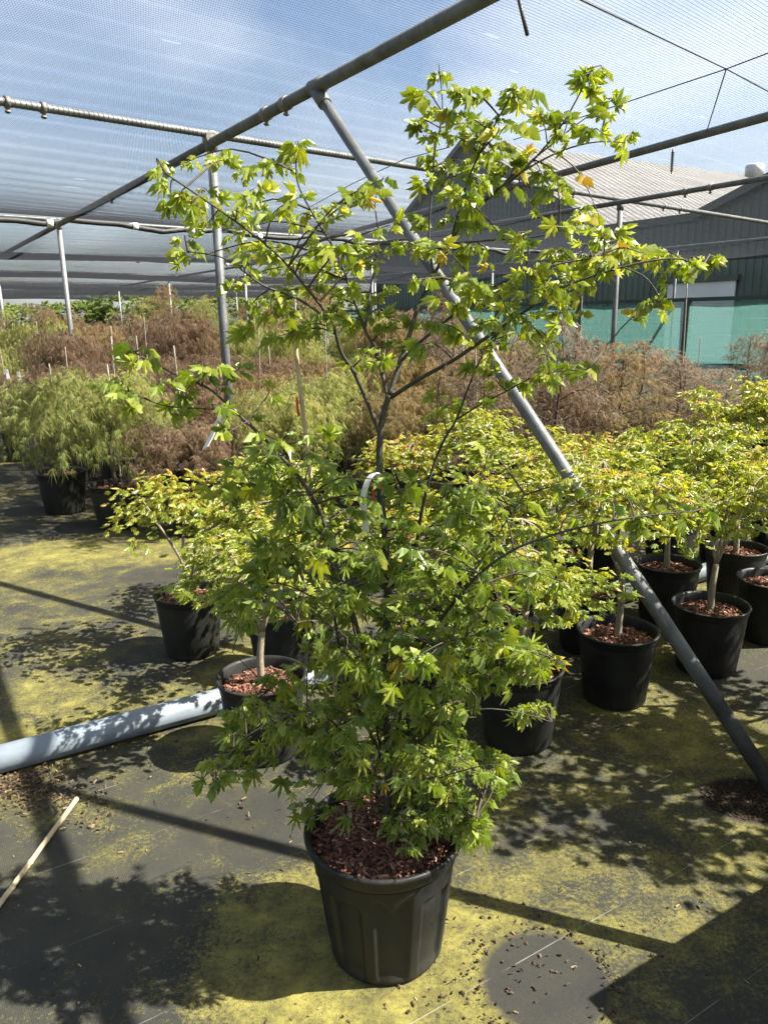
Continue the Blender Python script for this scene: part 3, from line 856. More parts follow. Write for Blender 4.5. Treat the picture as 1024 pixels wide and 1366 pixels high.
# ------------------------------------------------------------------ pots and mulch
def chips(mb, n, pos_fn, lmin=0.012, lmax=0.035, w=0.006, flat=0.5, trange=(0, 1)):
    base = np.array([(-.5, -.5, -.5), (.5, -.5, -.5), (.5, .5, -.5), (-.5, .5, -.5), (-.4, -.4, .5), (.45, -.3, .5), (.4, .45, .5), (-.5, .3, .5)])
    tr = [(0, 3, 2, 1), (4, 5, 6, 7), (0, 1, 5, 4), (1, 2, 6, 5), (2, 3, 7, 6), (3, 0, 4, 7)]
    for _ in range(n):
        p = np.asarray(pos_fn(), float)
        l = random.uniform(lmin, lmax); ww = w * random.uniform(.5, 1.5)
        a = random.uniform(0, math.tau); el = random.gauss(0, 0.35) * flat * 2
        y = np.array([math.cos(a) * math.cos(el), math.sin(a) * math.cos(el), math.sin(el)])
        R = basis(y, np.array([random.gauss(0, flat), random.gauss(0, flat), 1.0]))
        v = (base * np.array([ww, l, ww * .5])) @ R + p
        mb.add(v, tr, min(1, max(0, random.betavariate(1.3, 1.6) * (trange[1] - trange[0]) + trange[0])))
def pot_mesh(rt, rb, h, name='pot'):
    mb = MB()
    prof = [(0.0, 0.004), (rb * .97, 0.004), (rb, 0.012), (rb + (rt - rb) * .5, h * .5), (rt * .965, h * .86), (rt * .97, h * .90), (rt * .99, h * .905), (rt * 1.0, h * .92), (rt * 1.0, h * .965),
            (rt * 1.03, h * .97), (rt * 1.045, h * .985), (rt * 1.03, h), (rt * .985, h), (rt * .95, h * .97), (rt * .93, h * .8)]
    mb.lathe(prof, 40)
    return mb.mesh(name, M['pot'])
def mulch_mesh(r, z, n, lmin, lmax, w, name='bark_mulch', rise=0.012):
    mb = MB()
    vs = [(0, 0, z + rise)]; k = 26; fs = []
    for ring in range(1, 5):
        for j in range(k):
            a = math.tau * j / k; rr = r * ring / 4
            vs.append((rr * math.cos(a), rr * math.sin(a), z + rise * (1 - (ring / 4) ** 2) + random.uniform(-.004, .004)))
    for j in range(k): fs.append((0, 1 + j, 1 + (j + 1) % k))
    for ring in range(3):
        for j in range(k):
            a = 1 + ring * k + j; b = 1 + ring * k + (j + 1) % k
            fs.append((a, a + k, b + k, b))
    mb.add(vs, fs, 0.12)
    def pf():
        a = random.uniform(0, math.tau); rr = r * math.sqrt(random.random()) * .97
        return (rr * math.cos(a), rr * math.sin(a), z + rise * (1 - (rr / r) ** 2) + random.uniform(0, .008))
    chips(mb, n, pf, lmin, lmax, w, 0.45)
    return mb.mesh(name, M['mulch'], False)
def obj(name, me, parent=None, loc=None, kind=None):
    o = bpy.data.objects.new(name, me); COL.objects.link(o)
    if parent is not None: o.parent = parent
    if loc is not None: o.location = loc
    if kind: o['kind'] = kind
    return o

POT_S = pot_mesh(0.172, 0.138, 0.335)
MUL_S = mulch_mesh(0.158, 0.285, 420, 0.012, 0.032, 0.008)
POT_L = pot_mesh(0.215, 0.17, 0.38)
MUL_L = mulch_mesh(0.198, 0.33, 120, 0.015, 0.04, 0.012)

# ------------------------------------------------------------------ golden-green potted maples (middle ground)
def tree_from(root_pts_fn): pass
def gold_proto(seed, height=0.68, spread=0.36, nleaf=620, forks=3, single=0.16):
    """umbrella maple, base at mulch level z=0 local (pot top)"""
    r0 = random.Random(seed); lr = np.random.default_rng(seed)
    tr = MB()
    pts = [np.array([0, 0, -0.02]), np.array([r0.uniform(-.01, .01), r0.uniform(-.01, .01), single * .5]), np.array([r0.uniform(-.02, .02), r0.uniform(-.02, .02), single])]
    tr.tube(smooth_path(pts), list(np.linspace(.017, .013, len(smooth_path(pts)))), 8)
    top = pts[-1]
    ends = []
    nf = forks
    for k in range(nf):
        a = math.tau * (k + r0.uniform(-.2, .2)) / nf
        e = top + np.array([math.cos(a) * spread * .42, math.sin(a) * spread * .42, height * .5 * r0.uniform(.85, 1.1)])
        mid = top * .5 + e * .5 + np.array([math.cos(a) * .025 + r0.uniform(-.03, .03), r0.uniform(-.03, .03), -.02])
        pth = smooth_path([top, mid, e]); tr.tube(pth, list(np.linspace(.010, .006, len(pth))), 7)
        for q in range(4):
            a2 = a + r0.uniform(-1.0, 1.0); rr = spread * r0.uniform(.5, 1.0)
            e2 = np.array([math.cos(a2) * rr, math.sin(a2) * rr, height * r0.uniform(.68, .98) * (1 - .2 * (rr / spread) ** 2) + .04])
            m2 = e * .5 + e2 * .5 + np.array([0, 0, .03])
            p2 = smooth_path([e, m2, e2], 3); tr.tube(p2, list(np.linspace(.005, .002, len(p2))), 5)
            ends.append(e2); ends.append(m2)
    for q in range(16):
        a2 = r0.uniform(0, math.tau); rr = spread * math.sqrt(r0.random()) * 1.05
        ends.append(np.array([math.cos(a2) * rr, math.sin(a2) * rr, height * (0.98 - .30 * (rr / spread) ** 2) * r0.uniform(.74, 1.05)]))
    items = []
    per = max(1, int(1.35 * nleaf) // len(ends))
    for e in ends:
        padr = r0.uniform(.06, .11)
        for _ in range(per):
            o = lr.normal(size=3) * np.array([padr * .62, padr * .62, .016])
            p = e + o
            out = np.array([p[0], p[1], 0.0]); out /= np.linalg.norm(out) + 1e-6
            dirv = out * .6 + np.array([o[0], o[1], 0]) / padr * .6 + lr.normal(size=3) * .25 + np.array([0, 0, -.18])
            nr = np.array([0, 0, 1.0]) + lr.normal(size=3) * .38
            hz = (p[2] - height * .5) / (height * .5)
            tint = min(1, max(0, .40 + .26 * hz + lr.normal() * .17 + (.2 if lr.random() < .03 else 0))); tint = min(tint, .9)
            items.append((p, basis(dirv, nr), lr.uniform(.022, .037), tint, int(lr.integers(0, len(LP_FAN)))))
    lf = MB(); put_leaves(lf, LP_FAN, items)
    return tr.mesh('trunk', M['bark_pale']), lf.mesh('crown', M['leaf_gold'], False)
GOLD = [gold_proto(11, .70, .30, 560, 3, .24), gold_proto(12, .68, .30, 560, 4, .09), gold_proto(13, .80, .29, 560, 3, .30), gold_proto(14, .66, .34, 620, 2, .28), gold_proto(15, .84, .36, 700, 3, .22)]
gold_spots = [  # photo pixel of the pot foot, prototype, scale, label, group
    ((258, 868), 1, 1.0, 'golden maple with pale forked stems standing apart beside the mossy aisle', None),
    ((355, 1000), 0, 0.95, 'golden maple in a pot partly hidden behind the big maple, before the drain pipe', None),
    ((380, 895), 3, 0.95, 'golden maple behind the grey drain pipe, left neighbour hidden by the big maple', None),
    ((690, 985), 3, 1.0, 'golden maple whose pot stands close behind the big green maple', None),
    ((818, 930), 2, 1.0, 'golden maple with single slim trunk, second pot of the front row', None),
    ((940, 890), 0, 1.02, 'golden maple behind the slanted brace, third pot of the front row', None),
    ((1022, 850), 1, 1.0, 'golden maple at the end of the front row, next to the third pot', None),
    ((560, 910), 1, 0.95, 'golden maple almost hidden behind the big maple stem, before the drain pipe', None), ((665, 885), 0, 1.0, 'golden maple of the second row, between the big maple and the slim-trunked one', None), ((782, 862), 2, 1.0, 'golden maple directly behind the slim-trunked one, beside the drain pipe', None), ((885, 825), 4, 1.0, 'golden maple behind the slanted brace, close beside the drain pipe', None), ((975, 800), 3, 1.05, 'golden maple at the far end of the second row beside the drain pipe', None),
    ((735, 800), 0, 1.0, None, 2), ((540, 775), 2, 0.9, None, 2), ((632, 772), 4, 1.0, None, 2), ((790, 758), 1, 1.0, None, 2),
    ((890, 762), 3, 1.05, None, 2), ((960, 745), 4, 1.15, None, 2), ((372, 800), 3, 1.0, None, 2), ((1030, 745), 2, 1.2, None, 2), ((700, 735), 3, 1.0, None, 2)]
GL = {1: ('golden-leaved maple in black pot, row along the near side of the drain pipe', 'golden maples along the drain pipe'),
      2: ('golden-leaved maple in black pot, crowded rows beyond the drain pipe', 'golden maples beyond the drain pipe')}
gold_xy = []
for (px, py), pi, sc, lab, grp in gold_spots:
    q = onz(px, py); gold_xy.append(q[:2])
    e = empty('potted_maple', (q[0], q[1], 0), random.uniform(0, 6.28))
    if lab: tag(e, lab, 'potted tree')
    else: tag(e, GL[grp][0], 'potted tree', GL[grp][1])
    if lab: e['group'] = 'golden maples in black pots'
    obj('pot', POT_S, e); obj('bark_mulch', MUL_S, e, kind='stuff')
    t = obj('trunk', GOLD[pi][0], e, (0, 0, .285)); t.scale = (sc,) * 3
    c = obj('crown', GOLD[pi][1], e, (0, 0, .285)); c.scale = (sc,) * 3
    c['kind'] = 'stuff'
# a green maple just outside the frame; its dappled shade falls into the picture
for (xy, rz, scl, lab) in (((1.9, 2.5), 1.0, (1.3, 1.3, 1.6), 'green maple to the right of the slanted brace foot'), ((2.3, 2.95), 2.6, (1.3, 1.3, 1.5), 'green maple behind its neighbour, to the right of the front pot row'), ((2.5, 2.3), 4.1, (1.4, 1.4, 1.9), 'tall green maple farthest to the right of the brace foot')):
    e = empty('potted_maple', (*xy, 0), rz); tag(e, lab, 'potted tree')
    obj('pot', POT_L, e); obj('bark_mulch', MUL_L, e, kind='stuff')
    for nm, me in (('trunk', GOLD[4][0]), ('crown', GOLD[4][1])):
        t = obj(nm, me, e, (0, 0, .33)); t.scale = scl

# ------------------------------------------------------------------ lace-leaf maples in the back beds
def lace_proto(seed, form, n):
    r0 = random.Random(seed); lr = np.random.default_rng(seed)
    tr = MB(); items = []
    if form == 'dome':
        H, Rr = 0.85, 0.62
        st = smooth_path([np.array([0, 0, -.02]), np.array([.02, .01, .3]), np.array([r0.uniform(-.05, .05), 0, .62])])
        tr.tube(st, list(np.linspace(.02, .01, len(st))), 7)
        nb = 34
        for b in range(nb):
            a = math.tau * (b * .381966 + r0.uniform(-.05, .05)); reach = Rr * r0.uniform(.55, 1.08); zt = H * r0.uniform(.75, 1.03); drop = r0.uniform(.15, .62)
            P0 = np.array([0, 0, H * r0.uniform(.4, .7)])
            pm = np.array([math.cos(a) * reach * .45, math.sin(a) * reach * .45, zt])
            pe = np.array([math.cos(a) * reach, math.sin(a) * reach, max(.02, zt - drop)])
            pth = smooth_path([P0, pm, pe], 5)
            if b % 2 == 0: tr.tube(pth[:8], list(np.linspace(.006, .002, len(pth[:8]))), 4)
            for _ in range(n // nb):
                t = r0.betavariate(2.2, 1.3) * (len(pth) - 1); i = min(int(t), len(pth) - 2)
                p = pth[i] * (1 - (t - i)) + pth[i + 1] * (t - i) + lr.normal(size=3) * np.array([.05, .05, .025])
                dirv = np.array([math.cos(a), math.sin(a), -.55]) + lr.normal(size=3) * .45
                nr = np.array([math.cos(a) * .5, math.sin(a) * .5, 1.0]) + lr.normal(size=3) * .35
                items.append((p, basis(dirv, nr), lr.uniform(.045, .08), min(1, max(0, .25 + .45 * p[2] / H + lr.normal() * .16)), int(lr.integers(0, len(LP_LACE)))))
    else:
        H, Rr = 1.2, 0.66
        st = smooth_path([np.array([0, 0, -.02]), np.array([.03, .01, .4]), np.array([-.02, .02, .8]), np.array([.02, 0, H])])
        tr.tube(st, list(np.linspace(.018, .004, len(st))), 7)
        nb = 30
        for b in range(nb):
            f = (b + .5) / nb; z0 = H * (.08 + .90 * f ** 1.15); a = b * 2.4 + r0.uniform(-.4, .4); reach = Rr * (1.05 - .72 * f) * r0.uniform(.7, 1.2)
            P0 = np.array([0, 0, z0 - .03]); pm = np.array([math.cos(a) * reach * .5, math.sin(a) * reach * .5, z0 + .07]); pe = np.array([math.cos(a) * reach, math.sin(a) * reach, z0 + r0.uniform(-.06, .08)])
            pth = smooth_path([P0, pm, pe], 4); tr.tube(pth, list(np.linspace(.005, .0015, len(pth))), 4)
            for _ in range(n // nb):
                t = r0.betavariate(2.2, 1.2) * (len(pth) - 1); i = min(int(t), len(pth) - 2)
                p = pth[i] * (1 - (t - i)) + pth[i + 1] * (t - i) + lr.normal(size=3) * np.array([.06, .06, .018])
                dirv = np.array([math.cos(a), math.sin(a), -.3]) + lr.normal(size=3) * .6
                nr = np.array([0, 0, 1.0]) + lr.normal(size=3) * .35
                items.append((p, basis(dirv, nr), lr.uniform(.04, .07), min(1, max(0, .4 + .35 * f + lr.normal() * .2)), int(lr.integers(0, len(LP_LACE)))))
    lf = MB(); put_leaves(lf, LP_LACE, items)
    return tr.mesh('trunk', M['bark_twig']), lf.mesh('crown', M['lace_green'], False)
DOME = [lace_proto(21, 'dome', 2100), lace_proto(22, 'dome', 2100), lace_proto(23, 'dome', 2100)]
UPR = [lace_proto(31, 'up', 1100), lace_proto(32, 'up', 1100), lace_proto(33, 'up', 1100)]
def cane_mesh(l, r=0.006, name='stake', mat='cane_old'):
    mb = MB(); pts = []; rr = []
    k = 0; z = 0
    while z < l:
        pts += [(0, 0, z), (0, 0, z + .012), (0, 0, z + .02)]; rr += [r, r * 1.22, r]; z += .16
    pts.append((0, 0, l)); rr.append(r * .9)
    mb.tube(pts, rr, 7); return mb.mesh(name, M[mat])
STAKE = [cane_mesh(1.25), cane_mesh(1.5), cane_mesh(1.0)]
LACE_LAB = {
    'lace_green': ('soft green lace-leaf maple in black pot among the rear beds', 'green lace-leaf maples in the rear beds'),
    'lace_olive': ('olive brown lace-leaf maple in black pot among the rear beds', 'olive lace-leaf maples in the rear beds'),
    'lace_red': ('dark red lace-leaf maple in black pot among the rear beds', 'red lace-leaf maples in the rear beds'),
    'lace_bronze': ('airy bronze upright maple with stake in the beds before the fence', 'bronze upright maples in the rear beds')}
lace_xy = []
def lace_plant(xy, form, mat, sc, zs=1.0, label=None, stake=None, dist=None):
    e = empty('lace_leaf_maple', (xy[0], xy[1], 0), random.uniform(0, 6.28))
    _, g_ = LACE_LAB[mat]
    dist = math.hypot(*xy)
    hue = {'lace_green': 'soft green', 'lace_olive': 'olive brown', 'lace_red': 'red brown', 'lace_bronze': 'bronze'}[mat]
    l = hue + (' domed lace-leaf maple' if form == 'dome' else ' upright lace-leaf maple') + (' with stake' if stake else ' without stake') + (' in beds behind the golden maples' if dist < 12 else ' at the far end of the beds')
    tag(e, label or l, 'potted tree', g_)
    if dist < 13: obj('pot', POT_L, e)
    if dist < 9: obj('bark_mulch', MUL_L, e, kind='stuff')
    src = random.choice(DOME if form == 'dome' else UPR)
    base = .33 if dist < 13 else 0.28
    t = obj('trunk', src[0], e, (0, 0, base)); t.scale = (sc, sc, sc * zs)
    c = obj('crown', src[1], e, (0, 0, base)); c.scale = (sc, sc, sc * zs); c['kind'] = 'stuff'
    c.material_slots[0].link = 'OBJECT'; c.material_slots[0].material = M[mat]
    if stake:
        s = obj('stake', random.choice(STAKE), e, (random.uniform(-.05, .05), random.uniform(-.05, .05), .3)); s.rotation_euler = (random.uniform(-.06, .06), random.uniform(-.06, .06), 0)
        s.scale = (1, 1, stake)
    lace_xy.append(np.array(xy))
# named front plants
lace_plant(onz(88, 682)[:2], 'dome', 'lace_green', 1.06, 1.0, 'olive green weeping lace-leaf maple, its pot at the aisle corner', stake=0.7)
lace_plant(onz(160, 702)[:2], 'dome', 'lace_green', 1.05, 1.05, 'pale green weeping lace-leaf maple with slim stake beside the aisle', stake=.85)
lace_plant(onz(235, 722)[:2] + np.array([0.1, .25]), 'dome', 'lace_red', 0.85, 0.8, 'low red brown lace-leaf maple next to the pale green one')
front = lambda x: 6.05 + 0.16 * (x + 2.0) if x > -2.6 else 7.4 + 0.9 * (-2.6 - x)
r0 = random.Random(5)
cand = []
row = 0
vv_ = 0.0
for i in range(-30, 40):
    for j in range(0, 40):
        P = np.array([-1.7, 6.0]) + U * (i * 1.0 + (j % 2) * .5) + V * (j * 0.95)
        P = P + np.array([r0.uniform(-.12, .12), r0.uniform(-.12, .12)])
        cand.append(P)
for i in range(-8, 14):
    for j in range(0, 12):
        cand.append(np.array([0.2, 6.2]) + U * (i * .8 + (j % 2) * .4) + V * (j * .74) + np.array([r0.uniform(-.1, .1), r0.uniform(-.1, .1)]))
cand.sort(key=lambda P: P @ P)
count = 0
for P in cand:
    x, y = P
    if y < front(x) or P @ UF > DF - 0.8: continue
    dist = math.hypot(x, y)
    az = math.degrees(math.atan2(x, y))
    if not (-30 < az < 29): continue
    if dist > 24: continue
    if min(np.linalg.norm(P - q) for q in gold_xy) < 0.55: continue
    if lace_xy and min(np.linalg.norm(P - q) for q in lace_xy) < (0.66 if (dist < 12 and az > -3) else 0.72 if dist < 12 else 1.05 if dist < 17 else 1.35): continue
    n_ = math.sin(x * 0.9 + y * .35 + 1.0) + math.sin(y * .8 - x * .3) + r0.uniform(-.8, .8)
    if az > 2 and dist < 14:
        form = 'up' if r0.random() < .6 + .02 * az else 'dome'
        mat = 'lace_bronze' if (form == 'up' and r0.random() < .8) else ('lace_olive' if r0.random() < .45 else 'lace_red' if r0.random() < .5 else 'lace_bronze')
        sc = r0.uniform(.85, 1.1) * (1.0 if dist < 8.5 or az < 10 else .84); zs = r0.choice((.55, .65, .72, .8, .95, 1.15)) if form == 'up' else r0.uniform(.65, .85)
    else:
        form = 'dome' if dist < 13 or r0.random() < .5 else 'up'
        mat = 'lace_red' if n_ > .5 else 'lace_olive' if n_ > -.5 else 'lace_green'
        sc = r0.uniform(.85, 1.1); zs = r0.uniform(.85, 1.1)
        if dist > 11: sc *= 1.15; zs *= 1.25
        if dist > 16: sc *= 1.25; 
    lace_plant(P, form, mat, sc, zs, stake=(r0.uniform(.9, 1.15) if r0.random() < .45 else None))
    count += 1
print('lace plants', count)

# hedge trees far beyond the beds
def bush(seed, n=900):
    lr = np.random.default_rng(seed); items = []
    for _ in range(n):
        v = lr.normal(size=3); v /= np.linalg.norm(v); rr = lr.uniform(.55, 1.0) ** .5
        lump = 1 + .22 * math.sin(v[0] * 5 + seed) * math.sin(v[1] * 6) + .15 * math.sin(v[2] * 7 + seed)
        p = v * rr * lump * np.array([1.5, 1.5, 1.25]) + np.array([0, 0, 2.0])
        items.append((p, basis(v + lr.normal(size=3) * .6, lr.normal(size=3) * .5 + np.array([0, 0, 1.])), lr.uniform(.13, .24), min(1, max(0, .5 + .3 * v[2] + lr.normal() * .2)), int(lr.integers(0, len(LP_FAN)))))
    lf = MB(); put_leaves(lf, LP_FAN, items)
    tr = MB(); tr.tube([(0, 0, 0), (.05, 0, 1.0), (.0, .05, 2.2)], [.12, .09, .04], 7)
    for a in range(5): tr.tube([(0, 0, .9), (math.cos(a * 1.3) * .5, math.sin(a * 1.3) * .5, 1.7), (math.cos(a * 1.3) * 1.0, math.sin(a * 1.3) * 1.0, 2.4)], [.05, .035, .012], 5)
    return tr.mesh('trunk', M['bark_dark']), lf.mesh('crown', M['far_leaf'], False)
BUSH = [bush(41), bush(42)]
for k in range(12):
    az = rad(-33 + k * 3.1); dist = 44 + r0.uniform(-3, 6)
    e = empty('hedge_tree', (math.sin(az) * dist, math.cos(az) * dist, 0), r0.uniform(0, 6))
    tag(e, 'leafy green tree in the distant row beyond the shade house', 'tree', 'trees beyond the shade house')
    b = r0.choice(BUSH)
    s = r0.uniform(.85, 1.15)
    for nm, me in (('trunk', b[0]), ('crown', b[1])):
        o = obj(nm, me, e); o.scale = (1.25 * s, 1.25 * s, s * 0.95)

# ------------------------------------------------------------------ the big green maple
base = onz(515, 1256); BX, BY = base[0], base[1]
big = empty('potted_maple', (BX, BY, 0)); tag(big, 'tall green maple in a large fluted black pot, alone in front', 'potted tree')
BO = np.array([BX, BY, 0.0])
PH, PRT, PRB = 0.375, 0.204, 0.157
mb = MB()
NP = 9
def prf(r, z, a):
    t = z / PH
    if t <= 0.02 or t >= 0.86: return r
    ph = ((a + 0.42) / math.tau * NP) % 1.0
    # wide recessed panels with arched tops, narrow proud ribs between
    e = min(ph, 1 - ph) * 2                     # 0 at rib, 1 mid panel
    panel = min(1.0, max(0.0, (e - 0.26) / 0.09))
    arch = 0.80 - 0.20 * max(0, (e - .35)) ** 1.5 if int((a + .42) / math.tau * NP) % 2 else 0.72
    win = min(1.0, max(0.0, (arch - t) / 0.03)) * min(1, (t - 0.02) / 0.10)
    return r - 0.011 * panel * win
nrm_prof = [(PRB * .96, 0.004), (PRB, 0.014)]
for k in range(1, 41):
    t = k / 40; nrm_prof.append((PRB + (PRT * .955 - PRB) * t ** .9, 0.014 + (PH * .86 - .014) * t))
rimp = [(PRT * .965, PH * .87), (PRT * .985, PH * .885), (PRT * 1.0, PH * .90), (PRT * 1.005, PH * .945), (PRT * 1.03, PH * .955), (PRT * 1.05, PH * .97), (PRT * 1.052, PH * .985), (PRT * 1.035, PH), (PRT * 1.0, PH * 1.002), (PRT * .975, PH * .985), (PRT * .955, PH * .93), (PRT * .93, PH * .8)]
mb.lathe([(0.0, 0.004)] + nrm_prof, 216, rfun=prf)
pot = mb.build('pot', M['pot'], big)
mb = MB(); mb.lathe(rimp, 96); mb.build('rim', M['pot'], pot)
obj('bark_mulch', mulch_mesh(PRT * .955, PH * .89, 1500, 0.012, 0.04, 0.006, rise=0.02), big, kind='stuff')

def TP(px, py, dy=0.0): return ony(px, py, BY + dy)
skel = []        # (point, radius)
limbs = []
def limb(pts, r0_, r1_, n=8, mat='bark_dark', name='branch'):
    P = smooth_path(pts, 5)
    k = len(P); rr = list(np.linspace(r0_ * .86, r1_ * .86, k))
    mb = MB(); mb.tube([p - BO for p in P], rr, n)
    o = mb.build(name, M[mat], big)
    for p, r in zip(P, rr): skel.append(p)
    return o
z_m = PH * .89
tp = [TP(517, 1130), TP(518, 1040), TP(516, 960), TP(512, 900), TP(516, 830), TP(517, 780), TP(514, 720), TP(508, 665), TP(506, 620), TP(507, 580), TP(512, 550), TP(519, 527)]
tp[0] = np.array([BX + .002, BY, z_m - .01])
limb(tp, 0.0135, 0.0085, 10, name='trunk')
limb([TP(507, 580), TP(489, 535, -.02), TP(472, 497, -.05), TP(455, 470, -.08), TP(442, 430, -.12), TP(410, 385, -.16), TP(365, 335, -.2), TP(300, 285, -.22), TP(222, 232, -.22)], .006, .002, 7)
limb([TP(442, 430, -.12), TP(400, 400, -.2), TP(350, 380, -.25), TP(300, 345, -.25), TP(252, 336, -.25)], .0035, .0012, 6)
limb([TP(517, 528), TP(508, 492, .03), TP(497, 460, .06), TP(487, 440, .08), TP(470, 395, .08), TP(450, 340, .06), TP(420, 290, .05), TP(396, 240, .03), TP(398, 188, 0)], .006, .0015, 7)
limb([TP(487, 440, .08), TP(495, 380, .12), TP(505, 320, .15), TP(500, 270, .15), TP(512, 235, .15)], .0035, .0012, 6)
limb([TP(519, 527), TP(533, 485, .02), TP(544, 452, .04), TP(558, 408, .06), TP(578, 368, .08), TP(600, 325, .08), TP(625, 285, .08), TP(655, 262, .08), TP(700, 225, .06), TP(750, 165, .03), TP(790, 90, 0)], .0075, .0015, 7)
limb([TP(578, 368, .08), TP(572, 320, .1), TP(575, 260, .1), TP(580, 200, .1), TP(590, 150, .08), TP(585, 85, .05)], .004, .0012, 6)
limb([TP(600, 325, .08), TP(615, 270, .0), TP(630, 225, -.05), TP(655, 175, -.08), TP(680, 130, -.1), TP(690, 120, -.1)], .0035, .0012, 6)
limb([TP(625, 285, .08), TP(670, 245, .15), TP(720, 205, .18), TP(770, 165, .2), TP(808, 140, .2)], .0035, .0012, 6)
limb([TP(625, 285, .08), TP(680, 240, -.02), TP(740, 205, -.05), TP(790, 190, -.08), TP(832, 190, -.08)], .003, .0012, 6)
limb([TP(600, 325, .08), TP(660, 320, -.05), TP(720, 315, -.1), TP(780, 300, -.12), TP(830, 320, -.15)], .003, .001, 6)
limb([TP(536, 480, .02), TP(565, 452, .0), TP(605, 420, -.04), TP(645, 390, -.08), TP(690, 368, -.1), TP(745, 352, -.1), TP(790, 345, -.1)], .005, .0015, 7)
limb([TP(521, 530), TP(560, 505, -.04), TP(605, 480, -.08), TP(650, 449, -.12), TP(700, 415, -.16), TP(745, 385, -.18), TP(830, 356, -.2), TP(895, 345, -.2), TP(938, 352, -.2)], .0065, .0015, 7)
limb([TP(830, 356, -.2), TP(860, 370, -.22), TP(878, 395, -.22), TP(880, 412, -.22)], .002, .001, 5)
# stem from the base on the right
limb([TP(540, 1090, .05), TP(545, 930, .06), TP(550, 800, .08), TP(557, 715, .1), TP(568, 655, .12), TP(588, 595, .12), TP(608, 560, .1), TP(625, 515, .08), TP(640, 480, .06), TP(655, 452, .05)], .0075, .0015, 7)
limb([TP(608, 560, .1), TP(640, 540, .05), TP(675, 522, .0), TP(720, 500, -.05), TP(785, 492, -.08)], .003, .001, 6)
limb([TP(597, 580, .11), TP(588, 545, .15), TP(583, 505, .18), TP(582, 470, .2)], .0022, .001, 5)
limb([TP(522, 1000), TP(555, 880, -.08), TP(603, 806, -.15), TP(640, 765, -.2), TP(685, 733, -.24), TP(735, 714, -.26), TP(790, 700, -.28), TP(860, 688, -.28), TP(925, 682, -.28)], .006, .0015, 7)
limb([TP(612, 795, -.16), TP(640, 750, -.15), TP(665, 712, -.14), TP(678, 690, -.12), TP(700, 660, -.1)], .0028, .001, 6)
# long left branch with the label
limb([TP(510, 960), TP(480, 850, -.06), TP(445, 735, -.1), TP(415, 660, -.14), TP(376, 610, -.16), TP(342, 575, -.17), TP(310, 546, -.18), TP(278, 518, -.19), TP(235, 500, -.2), TP(180, 470, -.2)], .007, .0015, 7)
limb([TP(310, 546, -.18), TP(270, 545, -.2), TP(215, 540, -.2), TP(150, 512, -.2)], .0022, .001, 5)
limb([TP(512, 1020), TP(462, 900, .03), TP(446, 820, .04), TP(442, 750, .05), TP(425, 690, .06), TP(400, 640, .08)], .0055, .002, 7)
limb([TP(508, 1000, .02), TP(474, 850, .1), TP(462, 790, .12), TP(450, 760, .14)], .0045, .002, 6)
limb([TP(612, 795, -.16), TP(655, 775, -.12), TP(705, 762, -.1), TP(745, 775, -.1)], .003, .001, 6)
limb([TP(446, 820, .04), TP(405, 790, .02), TP(360, 778, 0), TP(305, 800, -.02)], .003, .001, 6)
limb([TP(425, 690, .06), TP(375, 665, .02), TP(325, 645, -.02), TP(290, 650, -.05)], .003, .001, 6)
limb([TP(557, 715, .1), TP(590, 690, .12), TP(625, 665, .14), TP(650, 640, .15)], .003, .001, 6)
limb([TP(550, 800, .08), TP(590, 760, .14), TP(630, 740, .2), TP(665, 730, .24)], .003, .001, 6)
limb([TP(516, 830), TP(470, 790, .12), TP(430, 740, .18), TP(400, 720, .22)], .003, .001, 6)
limb([TP(514, 860), TP(560, 830, .1), TP(610, 815, .18), TP(650, 820, .22)], .003, .001, 6)
limb([TP(514, 900), TP(470, 860, -.12), TP(430, 830, -.2), TP(395, 830, -.24)], .003, .001, 6)
limb([TP(514, 940), TP(555, 890, -.14), TP(590, 860, -.22), TP(620, 850, -.26)], .003, .001, 6)
limb([TP(516, 980), TP(470, 940, .1), TP(430, 910, .18), TP(390, 910, .22)], .003, .001, 6)
# low sprays
limb([TP(508, 1060), TP(470, 990, -.1), TP(420, 950, -.16), TP(370, 960, -.2), TP(320, 990, -.22), TP(285, 1040, -.22)], .004, .001, 6)
limb([TP(510, 1040), TP(440, 1000, .0), TP(360, 920, .05), TP(310, 870, .08)], .0035, .001, 6)
limb([TP(522, 1060), TP(560, 990, -.1), TP(620, 950, -.16), TP(680, 948, -.18), TP(735, 963, -.18)], .004, .001, 6)
limb([TP(522, 1020), TP(580, 930, -.06), TP(650, 890, -.1), TP(710, 870, -.12), TP(752, 888, -.12)], .004, .001, 6)
limb([TP(525, 1090), TP(560, 1050, -.12), TP(610, 1030, -.2), TP(660, 1020, -.24), TP(684, 1034, -.24)], .003, .001, 6)
limb([TP(525, 1110), TP(560, 1080, -.12), TP(600, 1075, -.18), TP(635, 1090, -.2)], .003, .001, 6)
limb([TP(522, 1110), TP(530, 1085, -.1), TP(535, 1100, -.17), TP(537, 1150, -.2)], .0025, .001, 5)
SK = np.array(skel)

